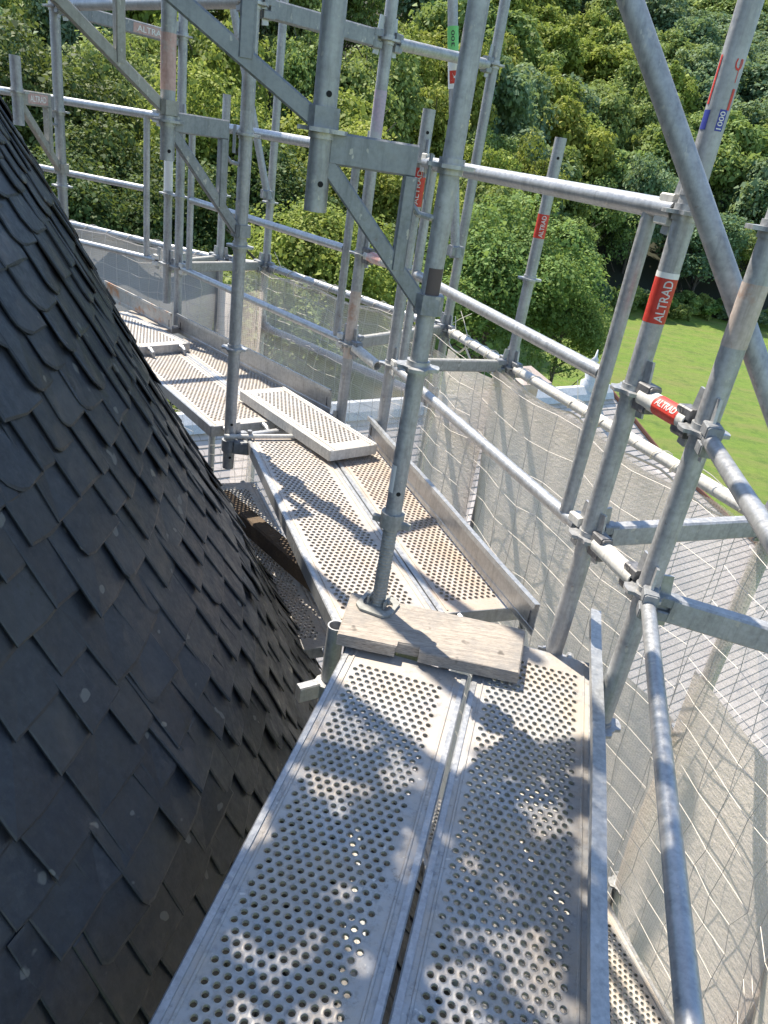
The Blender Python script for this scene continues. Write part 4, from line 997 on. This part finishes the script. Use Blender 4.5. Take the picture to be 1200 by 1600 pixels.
# ================================================================== TREES
def crown_mesh(name, seed, nl, leaf, rx, rz, lobes=46, droop=.25, flat=.35):
    """crown of radius rx and height 2*rz centred on the origin: leaf blades on many overlapping boughs"""
    R_ = np.random.default_rng(seed)
    g = R_.normal(0, 1, (lobes, 3)); g /= np.linalg.norm(g, axis=1)[:, None]; g[:, 2] = np.where(g[:, 2] < -.55, -g[:, 2] * .6, g[:, 2])
    rad = R_.uniform(.45, .95, lobes); shape = 1 - .25 * np.clip(g[:, 2] * rad, 0, 1)
    cen = g * rad[:, None] * np.array([rx, rx, rz]) * shape[:, None]; lr = R_.uniform(.16, .34, lobes) * rx
    wts = lr ** 2; li = R_.choice(lobes, nl, p=wts / wts.sum())
    n = R_.normal(0, 1, (nl, 3)); n[:, 2] += .45; n /= np.linalg.norm(n, axis=1)[:, None]
    rr = R_.uniform(.55, 1.12, nl) ** .6
    # boughs break up into sprays: jitter the shell radius by a coarse direction hash
    spray = np.sin(n[:, 0] * 7 + li * 1.7) * np.sin(n[:, 1] * 6 + li * 2.3) * np.sin(n[:, 2] * 8 + li)
    p = cen[li] + n * (lr[li] * rr * (1 + .28 * spray))[:, None] * np.array([1.12, 1.12, .8]); 
    nn = n * .55 + np.array([0, 0, flat + .25]) + R_.normal(0, .42, (nl, 3)); nn /= np.linalg.norm(nn, axis=1)[:, None]
    t = R_.normal(0, 1, (nl, 3)); t[:, 2] -= droop; t -= (t * nn).sum(1)[:, None] * nn; t /= np.linalg.norm(t, axis=1)[:, None]; b = np.cross(nn, t)
    sz = leaf * np.clip(R_.lognormal(-.12, .38, nl), .4, 2.1); L = sz[:, None]; W = L * .36
    v = np.stack([p - t * L * .5, p + b * W + nn * L * .06, p + t * L * .5 - nn * L * .08, p - b * W + nn * L * .06], 1)
    tone = np.clip(R_.normal(.45, .2, nl) + .15 * spray + .1 * R_.normal(0, 1, lobes)[li], 0, 1)
    return mesh_np(name, v.reshape(-1, 3), 4, None, tone)
def trunk_mesh(name, seed, h, r, rx, rz):
    """trunk from -h up into the crown with a few limbs, crown centre at origin"""
    R_ = random.Random(seed); mb = MB()
    def limb(p, q, r0, r1, n=7, k=5):
        vs = []; fs = []; d, s, u = frame(q - p); bend = R_.gauss(0, .06) * np.linalg.norm(q - p)
        for i in range(k + 1):
            f = i / k; c = p + (q - p) * f + s * bend * math.sin(math.pi * f); r_ = r0 + (r1 - r0) * f
            vs += [c + r_ * (math.cos(2 * math.pi * j / n) * s + math.sin(2 * math.pi * j / n) * u) for j in range(n)]
        for i in range(k): fs += [(i * n + j, i * n + (j + 1) % n, (i + 1) * n + (j + 1) % n, (i + 1) * n + j) for j in range(n)]
        mb.add(vs, fs)
    top = V(R_.gauss(0, .2), R_.gauss(0, .2), rz * .55); limb(V(0, 0, -h), top, r, r * .25, 9, 8)
    for i in range(9):
        f = R_.uniform(.45, .9); p = V(0, 0, -h) + (top - V(0, 0, -h)) * f; a = R_.uniform(0, 6.28); q = V(rx * .75 * math.cos(a), rx * .75 * math.sin(a), p[2] + R_.uniform(.1, .8) * rz)
        limb(p, q, r * .35, r * .06)
    me = bpy.data.meshes.new(name); me.from_pydata([tuple(p) for p in mb.verts()], [], mb.f); me.polygons.foreach_set('use_smooth', [True] * len(me.polygons)); me.materials.append(M['bark']); me.update(); return me
def mats_on(o, m):
    if len(o.data.materials) == 0: o.data.materials.append(None)
    o.material_slots[0].link = 'OBJECT'; o.material_slots[0].material = m
near_cr = [crown_mesh(f'near_crown_{i}', 20 + i, 36000, .17, 1.0 * 4.2, 4.6, lobes=80) for i in range(2)]
bush_cr = [crown_mesh(f'bush_crown_{i}', 30 + i, 42000, .125, 3.3, 3.6, lobes=90) for i in range(1)]
mid_cr = [crown_mesh(f'mid_crown_{i}', 40 + i, 15000, .30, 4.6, 5.2, lobes=60) for i in range(3)]
far_cr = [crown_mesh(f'far_crown_{i}', 50 + i, 9000, .50, 5.4, 5.6, lobes=44) for i in range(5)]
near_tr = trunk_mesh('near_trunk', 1, 14, .30, 4.2, 4.6); mid_tr = trunk_mesh('mid_trunk', 2, 13, .30, 4.6, 5.2)
def tree(label, x, y, ztop, crown, hz, m, trunk=near_tr, s=1.0, sz=1.0, group=None, rot=0, name='broadleaf_tree'):
    zc = ztop - hz * sz * .93; t = thing(name, label, 'tree', (x, y, zg(x, y)), group); t['_b'] = (0., 0., 0.)
    for nm, me, mm in (('crown', crown, m), ('trunk', trunk, None)):
        o = bpy.data.objects.new(nm, me); C.objects.link(o); o.parent = t; o.location = (0, 0, zc - t.location.z); o.rotation_euler = (0, 0, rot); o.scale = (s, s, sz)
        if mm: mats_on(o, mm)
    return t
def tree_px(label, px, py, dist, *a, **k):
    p = PD(px, py, dist); return tree(label, p[0], p[1], p[2], *a, **k)
N0, N1, B0 = near_cr[0], near_cr[1], bush_cr[0]
tree_px('bushy yellow-green tree seen through and above the thin net beside the far deck', 505, 300, 24, B0, 3.6, M['leaf_yel'], s=1.0, sz=1.05, rot=.4)
tree_px('lower bushy tree behind the thin net, left of the violet smeared post', 425, 400, 21, B0, 3.6, M['leaf_mid'], s=.85, sz=.95, rot=2.4)
tree_px('fresh green maple standing right of the nearest post, in front of the meadow edge', 812, 292, 36, N0, 4.6, M['leaf_maple'], s=.98, sz=1.05, rot=1.0)
tree_px('smaller maple beside the meadow, at the right of the larger one', 905, 430, 37, N1, 4.6, M['leaf_maple'], s=.52, sz=.62, rot=3.0)
tree_px('shaded green tree behind the tall outer post, left of the maple', 700, 320, 42, N1, 4.6, M['leaf_shaded'], s=1.0, sz=1.0, rot=5.0)
tree_px('golden-topped tree rising behind the nearest bracket', 600, 190, 48, N0, 4.6, M['leaf_yel'], s=1.3, sz=1.4, rot=2.2)
tree_px('dark tree with sunlit top between the inner post and the hanging post', 445, 205, 44, N1, 4.6, M['leaf_shaded'], s=1.1, sz=1.25, rot=.9)
tree_px('yellow-topped tree behind the middle bracket', 330, 90, 46, N0, 4.6, M['leaf_yel'], s=1.2, sz=1.5, rot=4.1)
tree_px('shaded green tree behind the guard frame at the upper left', 190, 165, 40, N1, 4.6, M['leaf_shaded'], s=1.0, sz=1.35, rot=1.7)
tree_px('large dark tree filling the top left corner', 60, 10, 46, N0, 4.6, M['leaf_shaded'], s=1.35, sz=1.7, rot=3.3)
tree_px('tall tree behind the leftmost post at the top', 175, 20, 55, N1, 4.6, M['leaf_mid'], s=1.35, sz=1.7, rot=.2)
tree_px('low dark tree beyond the far left net rail', 285, 235, 37, N0, 4.6, M['leaf_shaded'], s=.9, sz=1.1, rot=5.6)
tree_px('low dark tree just above the slates at the left', 110, 215, 36, N1, 4.6, M['leaf_shaded'], s=.9, sz=1.1, rot=2.9)
# woodland edge behind the meadow, and the wooded hillside: every crown its own tree
def in_view(x, y, z):
    c = RM.T @ (V(x, y, z) - EYE)
    if c[2] >= -1: return False
    u, v = CX + F * c[0] / -c[2], CY - F * c[1] / -c[2]; return -70 < u < 1270 and -60 < v < 900
tones = [('leaf_yel', 'yellow-green'), ('leaf_mid', 'mid green'), ('leaf_dark', 'dark blue-green')]
R = random.Random(5); count = 0; pts = []
y = 34.0
while y < 330:
    sp = 6.6 + .026 * y; x = -.75 * y - 12
    while x < .62 * y + 20:
        xx, yy = x + R.uniform(-.4, .4) * sp, y + R.uniform(-.4, .4) * sp
        if yy > y_edge(xx) + 1.5: pts.append((xx, yy))
        x += sp
    y += sp * .92
sel = []
for (x, y) in pts:
    z = zg(x, y)
    if not in_view(x, y, z + 9): continue
    if not (in_view(x, y, z + 14) or in_view(x, y, z + 5)): continue
    sel.append((x, y, z))
sel.sort(key=lambda p: p[0] ** 2 + p[1] ** 2)
print('hill trees', len(sel))
zone = lambda x, y: ('at the foot of the wood behind the meadow' if x > 12 and y < 128 else 'on the wooded slope at the left' if x < -6 and y < 125 else 'on the middle of the wooded hill' if y < 180 else 'high on the wooded hill')
for (x, y, z) in sel:
    hgt = R.uniform(11.5, 16.5); edge = x > 8 and y < y_edge(x) + 13
    q = math.sin(x * .06 + 1.1) + math.sin(y * .045 + x * .02) + R.gauss(0, .75)
    lim = (.9, -.6) if y < 150 else (1.3, -.15)
    ti = 0 if q > lim[0] else 1 if q > lim[1] else 2
    near = y < 95 or edge
    cr = R.choice(mid_cr) if near else R.choice(far_cr); s = R.uniform(.82, 1.22); hz, rx = (5.2, 4.6) if near else (5.6, 5.4)
    s *= (.95 if near else .92) * (6.6 + .026 * y) / 9.2 * 1.12; szv = hgt / (2.1 * hz) * 1.15
    if edge and y < y_edge(x) + 8: hgt = R.uniform(9.5, 12.5); szl = 1.28
    else: szl = 1.0
    szv = (szv if szl == 1.0 else hgt / (1.86 * hz))
    lb = f'{tones[ti][1]} broadleaf crown {zone(x, y)}'
    if near:
        tree(lb, x, y, z + hgt, cr, hz, M[tones[ti][0]], mid_tr, s, szv, 'woodland trees of the hillside', R.uniform(0, 6.28))
    else:
        o = bpy.data.objects.new('broadleaf_tree', cr); C.objects.link(o); o.location = (x, y, z + hgt - hz * szv * .93); o.scale = (s, s, szv); o.rotation_euler = (R.gauss(0, .06), R.gauss(0, .06), R.uniform(0, 6.28)); mats_on(o, M[tones[ti][0]])
        tag(o, lb, 'tree', 'woodland trees of the hillside')
shrub = crown_mesh('shrub_crown', 77, 5000, .30, 1.7, 1.5, lobes=26)
for i in range(30):
    x = 9 + i * 1.5 + R.uniform(-.6, .6); y = y_edge(x) + R.uniform(.2, 4); sc = R.uniform(.7, 1.5)
    o = bpy.data.objects.new('shrub', shrub); C.objects.link(o); o.location = (x, y, zg(x, y) + 1.0 * sc); o.scale = (sc, sc, sc * R.uniform(.8, 1.5)); o.rotation_euler = (0, 0, R.uniform(0, 6.28)); mats_on(o, M[R.choice(['leaf_mid', 'leaf_dark', 'leaf_maple'])])
    tag(o, 'low leafy shrub where the meadow meets the wood', 'shrub', 'shrubs along the meadow edge')
# drop helper properties
for o in bpy.data.objects:
    if '_b' in o: del o['_b']

for o in bpy.data.objects:
    if 'label' in o and len(o['label'].replace('-', ' ').split()) > 16: print('LONG', o.name, o['label'])
